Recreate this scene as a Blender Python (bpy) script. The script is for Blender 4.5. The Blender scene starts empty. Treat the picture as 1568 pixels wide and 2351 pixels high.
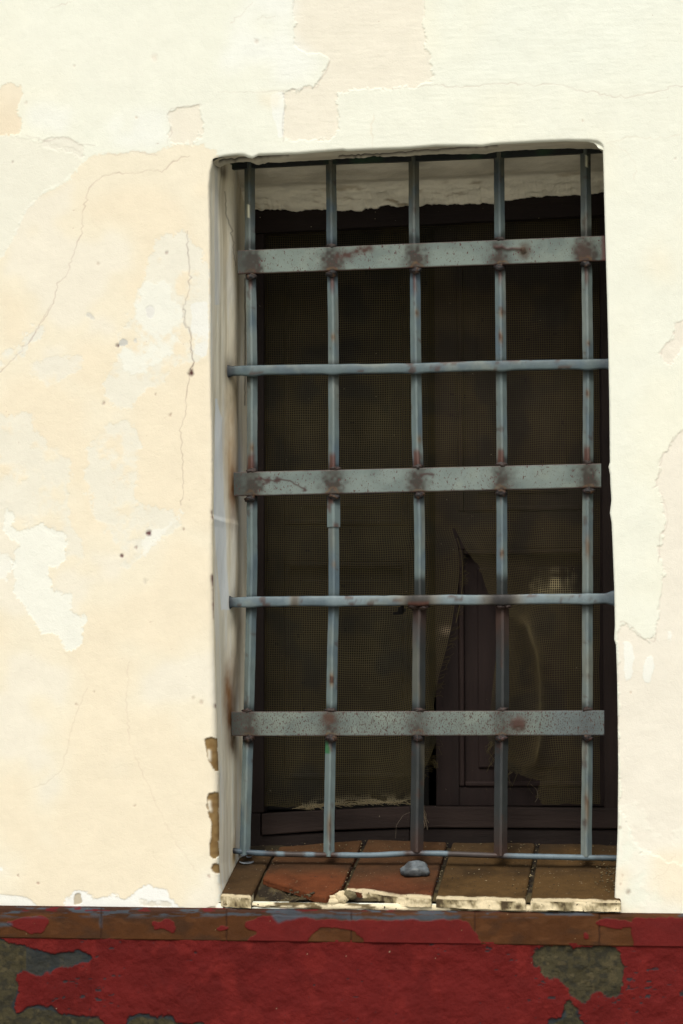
import bpy, math
import numpy as np

rng = np.random.default_rng(7)
SC = bpy.context.scene
COL = SC.collection

# ------------------------------------------------------------------ camera
# survey coordinates (u,v) are picture coordinates of a 1568 x 2351 print; they are
# turned into points on the real planes of wall, grille, sill and window frame.
FPX, CU, CV = 5500.0, 784.0, 1175.5
CAM = np.array([0.85, -5.4, 1.55])
VPU, VPV = 1590.0, 1650.0                      # where the wall's normal vanishes
phi = math.atan((VPV - CV) / FPX)
th = math.atan((VPU - CU) / FPX * math.cos(phi))
FW = np.array([-math.sin(th) * math.cos(phi), math.cos(th) * math.cos(phi), math.sin(phi)])
RT = np.array([math.cos(th), math.sin(th), 0.0])
UP = np.cross(RT, FW)

def P(u, v, Y=0.0):
    """point of the plane y = Y that is surveyed at (u, v)"""
    u = np.asarray(u, float); v = np.asarray(v, float); Y = np.asarray(Y, float)
    d = FW * FPX + (u - CU)[..., None] * RT - (v - CV)[..., None] * UP
    t = (Y - CAM[1]) / d[..., 1]
    return CAM + d * t[..., None]

def Pplane(u, v, p0, n):
    u = np.asarray(u, float); v = np.asarray(v, float)
    d = FW * FPX + (u - CU)[..., None] * RT - (v - CV)[..., None] * UP
    t = ((p0 - CAM) @ n) / (d @ n)
    return CAM + d * t[..., None]

def UV(p):
    q = np.asarray(p, float) - CAM
    w = q @ FW
    return CU + FPX * (q @ RT) / w, CV - FPX * (q @ UP) / w

# ------------------------------------------------------------------ numpy helpers
def _h(i, j, seed):
    n = (i.astype(np.int64) * 374761393 + j.astype(np.int64) * 668265263 + seed * 1274126177) & 0x7fffffff
    n = (n ^ (n >> 13)) * 1274126177 & 0x7fffffff
    n = n ^ (n >> 16)
    return (n & 0xffff) / 65535.0

def vn(x, y, seed=0):
    x = np.asarray(x, float); y = np.asarray(y, float)
    i = np.floor(x); j = np.floor(y); fx = x - i; fy = y - j
    fx = fx * fx * (3 - 2 * fx); fy = fy * fy * (3 - 2 * fy)
    a = _h(i, j, seed); b = _h(i + 1, j, seed); c = _h(i, j + 1, seed); d = _h(i + 1, j + 1, seed)
    return (a * (1 - fx) + b * fx) * (1 - fy) + (c * (1 - fx) + d * fx) * fy

def fbm(x, y, seed=0, o=4, g=0.5):
    s = 0; a = 1; t = 0
    for k in range(o):
        s = s + a * vn(x * 2 ** k + 17.3 * k, y * 2 ** k + 9.1 * k, seed + k * 31); t += a; a *= g
    return s / t - 0.5                          # about -.5 .. .5

def sst(a, b, x):
    t = np.clip((x - a) / (b - a), 0, 1); return t * t * (3 - 2 * t)

def S(r, g, b):
    c = np.array([r, g, b]) / 255.0
    return np.where(c <= 0.04045, c / 12.92, ((c + 0.055) / 1.055) ** 2.4)

def inside(px, py, poly):
    poly = np.asarray(poly, float)
    m = np.zeros(px.shape, bool)
    x0, y0 = poly[:, 0].min(), poly[:, 1].min(); x1, y1 = poly[:, 0].max(), poly[:, 1].max()
    sel = (px >= x0) & (px <= x1) & (py >= y0) & (py <= y1)
    if not sel.any(): return m
    X = px[sel]; Yv = py[sel]; r = np.zeros(X.shape, bool)
    for k in range(len(poly)):
        ax, ay = poly[k - 1]; bx, by = poly[k]
        if ay == by: continue
        r ^= ((ay > Yv) != (by > Yv)) & (X < (bx - ax) * (Yv - ay) / (by - ay) + ax)
    m[sel] = r
    return m

def box_blur(a, k):
    if k <= 0: return a
    for ax in (0, 1):
        for _ in range(2):
            n = a.shape[ax]
            pad = [(0, 0), (0, 0)]; pad[ax] = (k + 1, k)
            c = np.cumsum(np.pad(a, pad, mode='edge'), axis=ax)
            hi = np.take(c, np.arange(2 * k + 1, n + 2 * k + 1), axis=ax)
            lo = np.take(c, np.arange(0, n), axis=ax)
            a = (hi - lo) / (2 * k + 1)
    return a

def line_dist(px, py, pts, reach=14, jit=2.0, seed=1):
    pts = np.asarray(pts, float)
    out = []
    for a, b in zip(pts[:-1], pts[1:]):          # roughen the polyline
        n = max(2, int(np.hypot(*(b - a)) / 7)); out += [a + (b - a) * k / n for k in range(n)]
    out.append(pts[-1]); q = np.array(out)
    r = np.random.default_rng(seed); q[1:-1] += r.normal(0, jit, q[1:-1].shape)
    d = np.full(px.shape, 1e3)
    sel0 = (px > q[:, 0].min() - reach) & (px < q[:, 0].max() + reach) & (py > q[:, 1].min() - reach) & (py < q[:, 1].max() + reach)
    X = px[sel0]; Y = py[sel0]; D = d[sel0]
    order = np.argsort(Y); Xs, Ys = X[order], Y[order]; Ds = D[order]
    for a, b in zip(q[:-1], q[1:]):
        lo = np.searchsorted(Ys, min(a[1], b[1]) - reach); hi = np.searchsorted(Ys, max(a[1], b[1]) + reach)
        if hi <= lo: continue
        xx = Xs[lo:hi]; yy = Ys[lo:hi]; ab = b - a
        t = np.clip(((xx - a[0]) * ab[0] + (yy - a[1]) * ab[1]) / max(ab @ ab, 1e-9), 0, 1)
        Ds[lo:hi] = np.minimum(Ds[lo:hi], np.hypot(xx - a[0] - t * ab[0], yy - a[1] - t * ab[1]))
    D2 = np.empty_like(Ds); D2[order] = Ds; d[sel0] = D2
    return d

def mixc(C, col, m):
    m = np.asarray(m)[..., None]
    return C * (1 - m) + np.asarray(col) * m

# ------------------------------------------------------------------ mesh building
class Geo:
    def __init__(s): s.V = []; s.F = []; s.C = []; s.n = 0
    def add(s, V, F, C=None):
        V = np.asarray(V, float).reshape(-1, 3)
        if C is None: C = np.ones((len(V), 3)) * 0.5
        C = np.asarray(C, float)
        if C.ndim == 1: C = np.tile(C, (len(V), 1))
        s.V.append(V); s.C.append(C.reshape(-1, 3))
        for f in (F if isinstance(F, list) else [F]):
            s.F.append(np.asarray(f, np.int64) + s.n)
        s.n += len(V)
    def build(s, name, mat, parent=None, smooth=True, bevel=0):
        V = np.concatenate(s.V); C = np.concatenate(s.C)
        me = bpy.data.meshes.new(name)
        me.vertices.add(len(V)); me.vertices.foreach_set('co', V.astype(np.float32).ravel())
        tot = np.concatenate([np.full(len(f), f.shape[1]) for f in s.F])
        idx = np.concatenate([f.ravel() for f in s.F])
        me.loops.add(len(idx)); me.loops.foreach_set('vertex_index', idx.astype(np.int32))
        st = np.concatenate([[0], np.cumsum(tot)[:-1]])
        me.polygons.add(len(tot)); me.polygons.foreach_set('loop_start', st.astype(np.int32))
        me.polygons.foreach_set('loop_total', tot.astype(np.int32))
        me.polygons.foreach_set('use_smooth', np.full(len(tot), smooth))
        at = me.attributes.new('Col', 'FLOAT_COLOR', 'POINT')
        at.data.foreach_set('color', np.hstack([np.clip(C, 0, 1), np.ones((len(C), 1))]).astype(np.float32).ravel())
        me.update(calc_edges=True); me.validate()
        o = bpy.data.objects.new(name, me); COL.objects.link(o)
        me.materials.append(mat)
        if parent is not None: o.parent = parent
        if bevel:
            b = o.modifiers.new('bevel', 'BEVEL'); b.width = bevel; b.segments = 2; b.limit_method = 'ANGLE'
        return o

def gridF(nr, nc, keep=None, flip=False):
    i = np.arange(nr - 1)[:, None] * nc + np.arange(nc - 1)[None, :]
    if keep is not None: i = i[keep]
    i = i.ravel()
    f = np.stack([i, i + 1, i + nc + 1, i + nc], 1)
    return f[:, ::-1] if flip else f

def sweep(path, prof, twist=None):
    """path n x 3, prof(k, n) -> list of (a, b) offsets along the two given axes; returns closed tube"""
    path = np.asarray(path, float)
    t = np.gradient(path, axis=0); t /= np.linalg.norm(t, axis=1)[:, None]
    ref = np.array([0, 1.0, 0])
    a = np.cross(t, ref); a /= np.linalg.norm(a, axis=1)[:, None]
    b = np.cross(a, t)                          # roughly +y
    rows = []
    n = len(path)
    for k in range(n):
        o = np.asarray(prof(k, n))
        rows.append(path[k] + o[:, :1] * a[k] + o[:, 1:] * b[k])
    m = len(rows[0]); V = np.concatenate(rows)
    i = np.arange(n - 1)[:, None] * m; j = np.arange(m)[None, :]; j2 = (j + 1) % m
    F = np.stack([(i + j).ravel(), (i + j2).ravel(), (i + m + j2).ravel(), (i + m + j).ravel()], 1)
    caps = [np.arange(m)[None, ::-1], (np.arange(m) + (n - 1) * m)[None, :]]
    return V, [F] + caps

def resample(pts, step):
    pts = np.asarray(pts, float)
    s = np.concatenate([[0], np.cumsum(np.linalg.norm(np.diff(pts, axis=0), axis=1))])
    n = max(2, int(s[-1] / step) + 1)
    q = np.linspace(0, s[-1], n)
    # smooth (Catmull-like) by dense linear then moving average
    r = np.stack([np.interp(q, s, pts[:, k]) for k in range(pts.shape[1])], 1)
    w = max(1, int(0.04 / step)) if step < 0.03 else 1
    if n > 4 * w:
        ker = np.ones(2 * w + 1) / (2 * w + 1)
        for k in range(r.shape[1]):
            ext = np.concatenate([2 * r[0, k] - r[w:0:-1, k], r[:, k], 2 * r[-1, k] - r[-2:-w - 2:-1, k]])
            r[:, k] = np.convolve(ext, ker, 'valid')
    return r

def blob(c, rad, seed=0, n=10, m=14, amp=0.15):
    a = np.linspace(0, math.pi, n)[:, None]; b = np.linspace(0, 2 * math.pi, m, endpoint=False)[None, :]
    d = np.stack([np.sin(a) * np.cos(b), np.sin(a) * np.sin(b), np.cos(a) * np.ones_like(b)], -1)
    k = 1 + amp * 2 * fbm(d[..., 0] * 2 + 5 + seed, d[..., 1] * 2 + d[..., 2] * 1.7 + 3, seed, 3)
    V = (np.asarray(c) + d * k[..., None] * np.asarray(rad)).reshape(-1, 3)
    i = np.arange(n - 1)[:, None] * m; j = np.arange(m)[None, :]; j2 = (j + 1) % m
    F = np.stack([(i + j).ravel(), (i + m + j).ravel(), (i + m + j2).ravel(), (i + j2).ravel()], 1)
    return V, F

def boxgeo(g, x0, x1, y0, y1, z0, z1, c):
    V = [(x, y, z) for x in (x0, x1) for y in (y0, y1) for z in (z0, z1)]
    F = [[0, 1, 3, 2], [4, 6, 7, 5], [0, 4, 5, 1], [2, 3, 7, 6], [0, 2, 6, 4], [1, 5, 7, 3]]
    g.add(V, np.array(F), c)

def slab(g, q, Y0, Y1, c):
    """q: four surveyed corners (TL, TR, BR, BL) of the front face at y = Y0, run straight back to y = Y1"""
    A = np.array([P(u, v, Y0) for u, v in q]); B = A.copy(); B[:, 1] = Y1
    V = np.concatenate([A, B])
    F = np.array([[0, 3, 2, 1], [4, 5, 6, 7], [0, 1, 5, 4], [1, 2, 6, 5], [2, 3, 7, 6], [3, 0, 4, 7]])
    g.add(V, F, c)

def thing(name, label, cat, loc=(0, 0, 0), group=None):
    o = bpy.data.objects.new(name, None); COL.objects.link(o)
    o.empty_display_size = 0.1
    o['label'] = label; o['category'] = cat; o['kind'] = 'thing'
    if group: o['group'] = group
    return o

def tag(o, label, cat=None, kind=None):
    o['label'] = label
    if cat: o['category'] = cat
    if kind: o['kind'] = kind
    return o

# ------------------------------------------------------------------ materials
def material(name, rough=0.85, var=0.12, vscale=30.0, bumps=((250.0, 0.0006),), speck=None, spec=0.3, metal=0.0,
             stretch=(1, 1, 1), rust=None):
    m = bpy.data.materials.new(name); m.use_nodes = True
    nt = m.node_tree; N = nt.nodes; L = nt.links; N.clear()
    out = N.new('ShaderNodeOutputMaterial'); bs = N.new('ShaderNodeBsdfPrincipled')
    L.new(bs.outputs[0], out.inputs[0])
    at = N.new('ShaderNodeAttribute'); at.attribute_name = 'Col'
    tc = N.new('ShaderNodeTexCoord'); mp = N.new('ShaderNodeMapping'); mp.inputs['Scale'].default_value = stretch
    L.new(tc.outputs['Object'], mp.inputs[0])
    def noise(sc, det=4, rg=0.6, vec=None):
        n = N.new('ShaderNodeTexNoise'); n.inputs['Scale'].default_value = sc
        n.inputs['Detail'].default_value = det; n.inputs['Roughness'].default_value = rg
        L.new(vec or mp.outputs[0], n.inputs['Vector']); return n
    nz = noise(vscale, 6)
    mr = N.new('ShaderNodeMapRange'); mr.inputs[1].default_value = 0.3; mr.inputs[2].default_value = 0.7
    mr.inputs[3].default_value = 1 - var; mr.inputs[4].default_value = 1 + var
    L.new(nz.outputs['Fac'], mr.inputs[0])
    mul = N.new('ShaderNodeVectorMath'); mul.operation = 'MULTIPLY'
    L.new(at.outputs['Color'], mul.inputs[0]); L.new(mr.outputs[0], mul.inputs[1])
    col = mul.outputs[0]
    roughsock = None
    for (sc, lo, hi, c, st) in (speck or []):
        sm = N.new('ShaderNodeMapping'); sm.inputs['Scale'].default_value = st
        L.new(tc.outputs['Object'], sm.inputs[0])
        n2 = noise(sc, 3, 0.55, sm.outputs[0])
        r2 = N.new('ShaderNodeMapRange'); r2.inputs[1].default_value = lo; r2.inputs[2].default_value = hi
        L.new(n2.outputs['Fac'], r2.inputs[0])
        mx = N.new('ShaderNodeMix'); mx.data_type = 'RGBA'
        L.new(r2.outputs[0], mx.inputs[0]); L.new(col, mx.inputs[6]); mx.inputs[7].default_value = (*c, 1)
        col = mx.outputs[2]
    L.new(col, bs.inputs['Base Color'])
    bs.inputs['Roughness'].default_value = rough
    bs.inputs['Specular IOR Level'].default_value = spec
    bs.inputs['Metallic'].default_value = metal
    prev = None
    for sc, dist in bumps:
        n3 = noise(sc, 5, 0.6)
        b = N.new('ShaderNodeBump'); b.inputs['Strength'].default_value = 1.0; b.inputs['Distance'].default_value = dist
        L.new(n3.outputs['Fac'], b.inputs['Height'])
        if prev: L.new(prev, b.inputs['Normal'])
        prev = b.outputs[0]
    if prev: L.new(prev, bs.inputs['Normal'])
    return m

M_plaster = material('lime_plaster', 0.92, 0.025, 22, ((380, 0.0005), (60, 0.0009), (14, 0.0012)), spec=0.1)
M_reveal = material('dirty_reveal_plaster', 0.9, 0.08, 16, ((300, 0.0007), (50, 0.0015)), spec=0.05, stretch=(1, 1, 0.35))
M_soffit = material('soffit_plaster', 0.9, 0.12, 30, ((200, 0.001), (45, 0.004)), spec=0.15, stretch=(0.5, 1, 1))
M_red = material('red_masonry_paint', 0.75, 0.10, 18, ((420, 0.0006), (110, 0.0018), (38, 0.004)), spec=0.08)
M_tilestrip = material('brown_glazed_tile', 0.7, 0.14, 26, ((260, 0.0006), (40, 0.002)), spec=0.1)
M_tile = material('terracotta', 0.9, 0.16, 35, ((500, 0.0006), (70, 0.002)), spec=0.1,
                  speck=[(120, 0.66, 0.72, (0.02, 0.017, 0.012), (1, 1, 1)), (160, 0.70, 0.74, (0.30, 0.25, 0.17), (1, 1, 1))])
M_bed = material('mortar_bed', 0.95, 0.35, 60, ((160, 0.004), (40, 0.008)))
M_iron = material('painted_iron', 0.5, 0.13, 45, ((300, 0.0004), (60, 0.0016)), spec=0.28, stretch=(1, 1, 0.5))
M_flat = material('painted_flat_iron', 0.6, 0.08, 30, ((300, 0.0003),), spec=0.25,
                  speck=[(210, 0.62, 0.69, (0.050, 0.020, 0.018), (1, 1, 0.55)), (420, 0.62, 0.70, (0.050, 0.020, 0.018), (1, 1, 0.6))])
M_flat_worn = material('worn_flat_iron', 0.6, 0.10, 30, ((300, 0.0003),), spec=0.25,
                  speck=[(240, 0.565, 0.64, (0.045, 0.022, 0.018), (1, 1, 0.5)), (480, 0.55, 0.64, (0.040, 0.020, 0.016), (1, 1, 0.5))])
M_wood = material('dark_stained_wood', 0.75, 0.35, 18, ((220, 0.0008), (60, 0.002)), spec=0.15, stretch=(0.15, 1, 1),
                  speck=[(140, 0.735, 0.76, (0.30, 0.26, 0.18), (1, 1, 1))])
M_wood_up = material('dark_stained_wood_upright', 0.75, 0.35, 18, ((220, 0.0008), (60, 0.002)), spec=0.15, stretch=(1, 1, 0.12),
                  speck=[(140, 0.745, 0.77, (0.26, 0.22, 0.15), (1, 1, 1))])
M_screen = material('brown_wire_mesh', 0.85, 0.2, 14, (), spec=0.1)
M_grey = material('rough_grey', 0.7, 0.2, 40, ((200, 0.001), (60, 0.003)), spec=0.3)
M_plain = material('plain', 0.9, 0.1, 6, ((40, 0.004),))

K = np.array([0.620, 0.656, 0.682])                                          # display value -> albedo of a fully lit surface
def W(r, g, b): return S(r, g, b) * K
def W2(r, g, b): return S(r, g, b) * np.array([0.88, 0.94, 0.99])      # recess plaster, albedo raised to brighten it

# ------------------------------------------------------------------ outline of the window opening
LEFT = np.array([(488, 330), (488, 371), (482, 395), (479, 430), (480, 470), (481.5, 516), (483, 700), (482.5, 803), (484, 918), (486.5, 1004),
                 (487, 1110), (486.5, 1180), (489, 1190), (487, 1205), (488, 1330), (489.5, 1400), (491, 1500), (493, 1600), (496, 1693), (499, 1790),
                 (500, 1900), (500, 1985), (503, 2030), (507, 2052), (507, 2120)], float)
RIGHT = np.array([(1384, 320), (1384, 345), (1385, 380), (1388, 500), (1391, 600), (1394, 700), (1396.4, 803), (1398.6, 918), (1400, 1061), (1397, 1071),
                  (1400.5, 1090), (1401, 1110), (1403.5, 1148), (1400, 1178), (1404, 1200), (1405.5, 1234), (1408, 1297), (1410, 1349), (1411.5, 1435), (1410, 1468),
                  (1414, 1481), (1416.5, 1550), (1418, 1650), (1419, 1763), (1418, 1900), (1416, 1960), (1412, 2030), (1411, 2058), (1411, 2120)], float)
TOP = np.array([(440, 380), (486, 372), (492, 366), (500, 362), (515, 358.5), (547, 355), (561, 356), (572, 361), (580, 362.5), (586, 360), (594, 356), (681, 353), (740, 348),
                (786, 344), (797, 346), (860, 343), (939, 340.5), (1001, 335), (1109, 335), (1128, 332), (1151, 330), (1226, 326), (1301, 323), (1355, 323.5), (1372, 326), (1379.5, 330),
                (1385, 338), (1440, 360)], float)
VBOT = 2074.0
pl = P(LEFT[:, 0], LEFT[:, 1]); pr = P(RIGHT[:, 0], RIGHT[:, 1]); pt = P(TOP[:, 0], TOP[:, 1])
def xL(z): return np.interp(z, pl[::-1, 2], pl[::-1, 0])
def xR(z): return np.interp(z, pr[::-1, 2], pr[::-1, 0])
def zT(x): return np.interp(x, pt[:, 0], pt[:, 2])
ZB = float(P(950, VBOT)[2])

# ================================================================== 1. the wall
house = thing('house_wall', 'weathered cream plaster house wall with flaking paint and red plinth around the barred window', 'wall')

STEP = 0.0018
def axis(lo, hi, dlo, dhi):
    dense = np.arange(dlo, dhi, STEP)
    st = np.cumsum(np.concatenate([np.geomspace(0.003, 0.010, 8), np.full(130, 0.010), np.geomspace(0.014, 0.3, 24)]))
    a = dlo - st; a = a[a > lo + 0.01][::-1]
    b = dense[-1] + st; b = b[b < hi - 0.01]
    return np.concatenate([[lo], a, dense, b, [hi]])

ZSTRIP = float(P(784, 2089)[2])
xs = axis(-4.2, 4.2, float(P(-25, 1600)[0]), float(P(1600, 1600)[0]))
ztop = float(P(784, -25)[2])
dz = np.arange(ZSTRIP - 0.004, ztop, STEP)
b = dz[-1] + np.cumsum(np.concatenate([np.geomspace(0.003, 0.012, 8), np.full(40, 0.012), np.geomspace(0.016, 0.3, 20)])); b = b[b < 4.39]
zs = np.concatenate([dz, b, [4.4]])
X, Z = np.meshgrid(xs, zs)
iL = int(np.argmin(abs(xs - float(np.mean(pl[5:-3, 0]))))); iR = int(np.argmin(abs(xs - float(np.mean(pr[5:-3, 0])))))
jT = int(np.argmin(abs(zs - float(np.mean(pt[5:-5, 2]))))); jB = int(np.argmin(abs(zs - ZB)))
zz = Z.copy()
# pull the grid lines on to the outline
fall = lambda s: np.clip(1 - s / 0.12, 0, 1)
topd = zT(xs) - zs[jT]
zw = np.where(Z >= zs[jT], fall(Z - zs[jT]), fall(zs[jT] - Z))
inx = np.clip(1 - np.maximum(xs[iL] - xs, xs - xs[iR]).clip(0) / 0.10, 0, 1)
Z2 = Z + zw * (topd * inx)[None, :]
zc = np.minimum(Z2, zT(0.0) + 0.05)
dL = xL(zc) - xs[iL]; dR = xR(zc) - xs[iR]
vert = np.clip(1 - (Z2 - zs[jT]).clip(0) / 0.10, 0, 1)
wL = fall(abs(X - xs[iL])); wR = fall(abs(X - xs[iR]))
X2 = X + (wL * dL + wR * dR) * vert
uu, vv = UV(np.stack([X2, np.zeros_like(X2), Z2], -1))

# ---- paint layers, all as albedo + thickness
C = np.zeros(X.shape + (3,)); H = np.zeros(X.shape)
white = W(248, 246, 226); peach = W(250, 238, 210); pale = W(246, 240, 220); pink = W(246, 232, 212); snow = W(253, 252, 240)
C[:] = white
big = fbm(uu / 260, vv / 260, 3, 4)
C = mixc(C, W(252, 247, 222), sst(-0.05, 0.25, big) * 0.6)
wu = uu + 16 * fbm(uu / 55, vv / 55, 11, 4) + 5 * fbm(uu / 10, vv / 10, 12, 3)
wv = vv + 16 * fbm(uu / 55, vv / 55, 13, 4) + 5 * fbm(uu / 10, vv / 10, 14, 3)
su = uu + 5 * fbm(uu / 22, vv / 22, 15, 4) + 2 * fbm(uu / 6, vv / 6, 18, 2)
sv = vv + 5 * fbm(uu / 22, vv / 22, 16, 4) + 2 * fbm(uu / 6, vv / 6, 19, 2)

RAG = 1.0 * fbm(uu / 18, vv / 18, 24, 6, 0.68)
DIS = fbm(uu / 60, vv / 60, 27, 5, 0.6)
def patch(poly, col, h=0.0, soft=1, op=1.0, rough=False, ragged=True):
    global C, H
    m = inside(wu if rough else su, wv if rough else sv, poly).astype(float)
    if ragged:
        pa = np.asarray(poly); big_ = min(np.ptp(pa[:, 0]), np.ptp(pa[:, 1])) > 60
        m = sst(0.42, 0.58, box_blur(m, (9 if rough else 6) if big_ else 3) + RAG * (1.15 if big_ else 0.8))
        if rough: m = m * sst(-0.22, 0.02, DIS + 0.35 * RAG)
        if soft > 2: m = box_blur(m, soft)
    else: m = box_blur(m, soft)
    C = mixc(C, col, m * op)
    h = h * 0.65; H = H + h * m
    if ragged and h < -0.0007: H = H + 0.25 * abs(h) * box_blur(m, 4) * (1 - m)
    return m

# lower peach coat
patch([(-3900, 640), (-2000, 560), (-900, 640), (-400, 600), (10, 585), (30, 545), (60, 480), (100, 440), (140, 425), (190, 372), (240, 352), (270, 356), (310, 348), (360, 356), (385, 335), (470, 333),
       (500, 350), (500, 2200), (-3900, 2200)], peach, -0.0006, 2)
mk = inside(wu, wv, [(-3900, 420), (485, 420), (505, 2100), (-3900, 2100)])
shade = fbm(uu / 120, vv / 120, 61, 4)
C = mixc(C, W(249, 232, 200), box_blur((mk & (shade > 0.02)).astype(float), 8) * 0.55)
C = mixc(C, W(247, 240, 222), box_blur((mk & (shade < -0.13)).astype(float), 5) * 0.5)
# old pale coat at top left
patch([(-400, 310), (0, 312), (60, 318), (110, 332), (190, 345), (190, 372), (140, 425), (100, 440), (60, 480), (30, 545), (0, 600), (-400, 610)], W(246, 241, 220), -0.0008, 2)
patch([(-30, 205), (25, 190), (48, 190), (50, 215), (60, 225), (35, 245), (30, 262), (55, 268), (50, 290), (60, 305), (30, 308), (-30, 310)], W(248, 231, 200), -0.0012, 1)
patch([(60, 308), (110, 325), (130, 314), (160, 318), (180, 331), (218, 334), (192, 350), (194, 372), (150, 345), (100, 335)], pale, -0.0015, 1)
patch([(393, 250), (430, 243), (463, 240), (467, 300), (455, 333), (420, 330), (383, 330), (394, 303), (383, 268)], W(248, 239, 217), -0.0022, 1)
patch([(678, -300), (675, 50), (672, 95), (690, 112), (718, 126), (735, 120), (757, 137), (751, 160), (735, 180), (729, 200), (692, 202), (650, 208),
       (654, 245), (648, 290), (650, 325), (690, 326), (770, 318), (775, 300), (775, 210), (860, 203), (940, 202), (990, 192), (996, 175), (988, 125), (975, 85), (970, 40), (972, -300)],
      W(248, 239, 217), -0.0026, 1)
patch([(590, -300), (676, -300), (672, 95), (690, 112), (720, 126), (757, 137), (735, 180), (600, 205), (500, 160), (530, 60)], snow, 0.0, 8, 0.7, True)
patch([(620, 215), (652, 210), (652, 320), (640, 320), (625, 260)], snow, 0, 2, 0.8)
patch([(1000, -200), (1700, -200), (1700, 190), (1010, 190)], W(248, 248, 230), 0, 14, 0.8, True)
patch([(300, 240), (390, 255), (380, 330), (310, 345), (250, 335), (240, 290)], snow, 0, 6, 0.6, True)
patch([(60, 230), (180, 250), (170, 310), (60, 300)], snow, 0, 6, 0.6, True)
patch([(590, 210), (648, 215), (640, 250), (600, 245)], W(250, 238, 210), 0, 4, 0.5)
patch([(-300, 60), (420, 40), (480, 200), (380, 240), (140, 250), (-300, 180)], W(250, 246, 226), 0, 20, 0.5, True)
# worn spots of the left field
patch([(345, 600), (360, 545), (430, 530), (482, 600), (482, 760), (470, 830), (425, 840), (405, 835), (380, 870), (300, 920), (290, 945), (250, 925), (238, 890),
       (245, 850), (265, 820), (265, 770), (300, 720), (310, 690), (335, 640)], W(245, 239, 219), -0.0007, 1, 0.9, True)
patch([(340, 640), (360, 635), (390, 650), (395, 690), (415, 715), (425, 760), (410, 800), (390, 820), (355, 830), (345, 850), (310, 860), (270, 830), (272, 790),
       (310, 765), (312, 720), (300, 710), (320, 690)], W(250, 247, 230), 0.0006, 1, 0.9, True)
patch([(432, 700), (478, 690), (480, 800), (470, 825), (440, 810), (440, 760)], W(248, 246, 234), 0.0, 1, 0.8, True)
patch([(195, 1030), (260, 960), (320, 985), (320, 1075), (300, 1160), (310, 1185), (330, 1160), (380, 1175), (410, 1170), (420, 1210), (365, 1235), (330, 1240),
       (320, 1290), (300, 1330), (280, 1300), (265, 1250), (240, 1210), (205, 1170), (200, 1100)], W(245, 239, 219), -0.0007, 1, 0.85, True)
patch([(330, 1240), (350, 1215), (385, 1205), (415, 1160), (425, 1190), (400, 1200), (355, 1240), (325, 1300), (312, 1325)], W(252, 248, 232), 0.0005, 1, 0.8)
patch([(-300, 960), (40, 950), (75, 945), (85, 1000), (120, 1035), (155, 1040), (160, 1080), (150, 1150), (165, 1200), (180, 1230), (195, 1290), (200, 1345), (188, 1330),
       (170, 1295), (150, 1290), (140, 1240), (100, 1210), (60, 1200), (-300, 1180)], W(245, 238, 217), -0.0007, 1, 0.9, True)
patch([(10, 1160), (35, 1180), (25, 1215), (60, 1220), (85, 1200), (110, 1195), (108, 1215), (145, 1220), (152, 1265), (140, 1300), (110, 1300), (112, 1330), (125, 1360),
       (165, 1365), (163, 1395), (170, 1410), (200, 1408), (185, 1470), (165, 1502), (150, 1490), (135, 1450), (95, 1455), (75, 1430), (45, 1385), (35, 1360), (30, 1290),
       (50, 1240), (10, 1235)], W(250, 247, 230), -0.0012, 1)
patch([(-60, 1250), (20, 1270), (30, 1300), (0, 1340), (-60, 1330)], W(250, 248, 234), -0.001, 1, 0.7, True)
patch([(-60, 860), (40, 790), (80, 740), (120, 715), (135, 700), (100, 750), (70, 800), (40, 840), (-60, 900)], W(245, 240, 222), -0.0008, 1, 0.9, True)
patch([(40, 850), (100, 822), (190, 815), (192, 835), (170, 862), (150, 872), (112, 900), (104, 880), (60, 850)], W(244, 238, 220), -0.0006, 1, 0.7, True)
patch([(185, 712), (205, 714), (225, 735), (232, 742), (214, 734), (196, 722)], W(228, 222, 206), -0.001, 1)
patch([(272, 782), (285, 772), (296, 785), (292, 795), (270, 797)], W(214, 210, 198), -0.001, 1)
patch([(303, 778), (313, 772), (316, 795), (310, 800)], W(222, 218, 206), -0.001, 1)
patch([(332, 705), (345, 698), (357, 712), (355, 728), (340, 735)], W(236, 232, 222), -0.001, 2, 0.7)
# right jamb side
patch([(1600, 735), (1545, 742), (1549, 763), (1535, 785), (1520, 800), (1517, 820), (1530, 835), (1542, 852), (1552, 845), (1550, 830), (1560, 800), (1600, 795)], W(247, 238, 218), -0.0018, 1)
patch([(1900, 985), (1568, 986), (1545, 1003), (1533, 1035), (1520, 1045), (1515, 1080), (1507, 1118), (1495, 1120), (1518, 1132), (1525, 1160), (1520, 1178), (1535, 1192),
       (1530, 1212), (1516, 1228), (1519, 1250), (1509, 1262), (1511, 1290), (1524, 1310), (1518, 1360), (1508, 1395), (1514, 1405), (1509, 1445), (1503, 1472), (1480, 1470), (1462, 1450), (1440, 1430), (1424, 1428),
       (1418, 1460), (1420, 1700), (1425, 1860), (1460, 1950), (1600, 2000), (1900, 2000)], W(248, 239, 219), -0.0022, 1)
patch([(1430, 1475), (1450, 1472), (1455, 1510), (1448, 1560), (1434, 1560)], W(252, 250, 236), 0.0008, 1, 0.9)
patch([(1482, 1510), (1497, 1500), (1500, 1530), (1490, 1570), (1474, 1560)], W(252, 250, 236), 0.0008, 1, 0.9)
patch([(1535, 1430), (1545, 1470), (1540, 1485), (1532, 1460)], W(252, 250, 236), 0.0008, 1, 0.8)
patch([(1425, 1840), (1470, 1850), (1500, 1930), (1600, 1900), (1900, 1900), (1900, 2200), (1410, 2200)], W(251, 244, 224), 0.0008, 2, 0.9, True)
patch([(1500, 1950), (1700, 1930), (1700, 2100), (1480, 2060)], W(253, 238, 208), 0.0, 6, 0.8, True)
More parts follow.
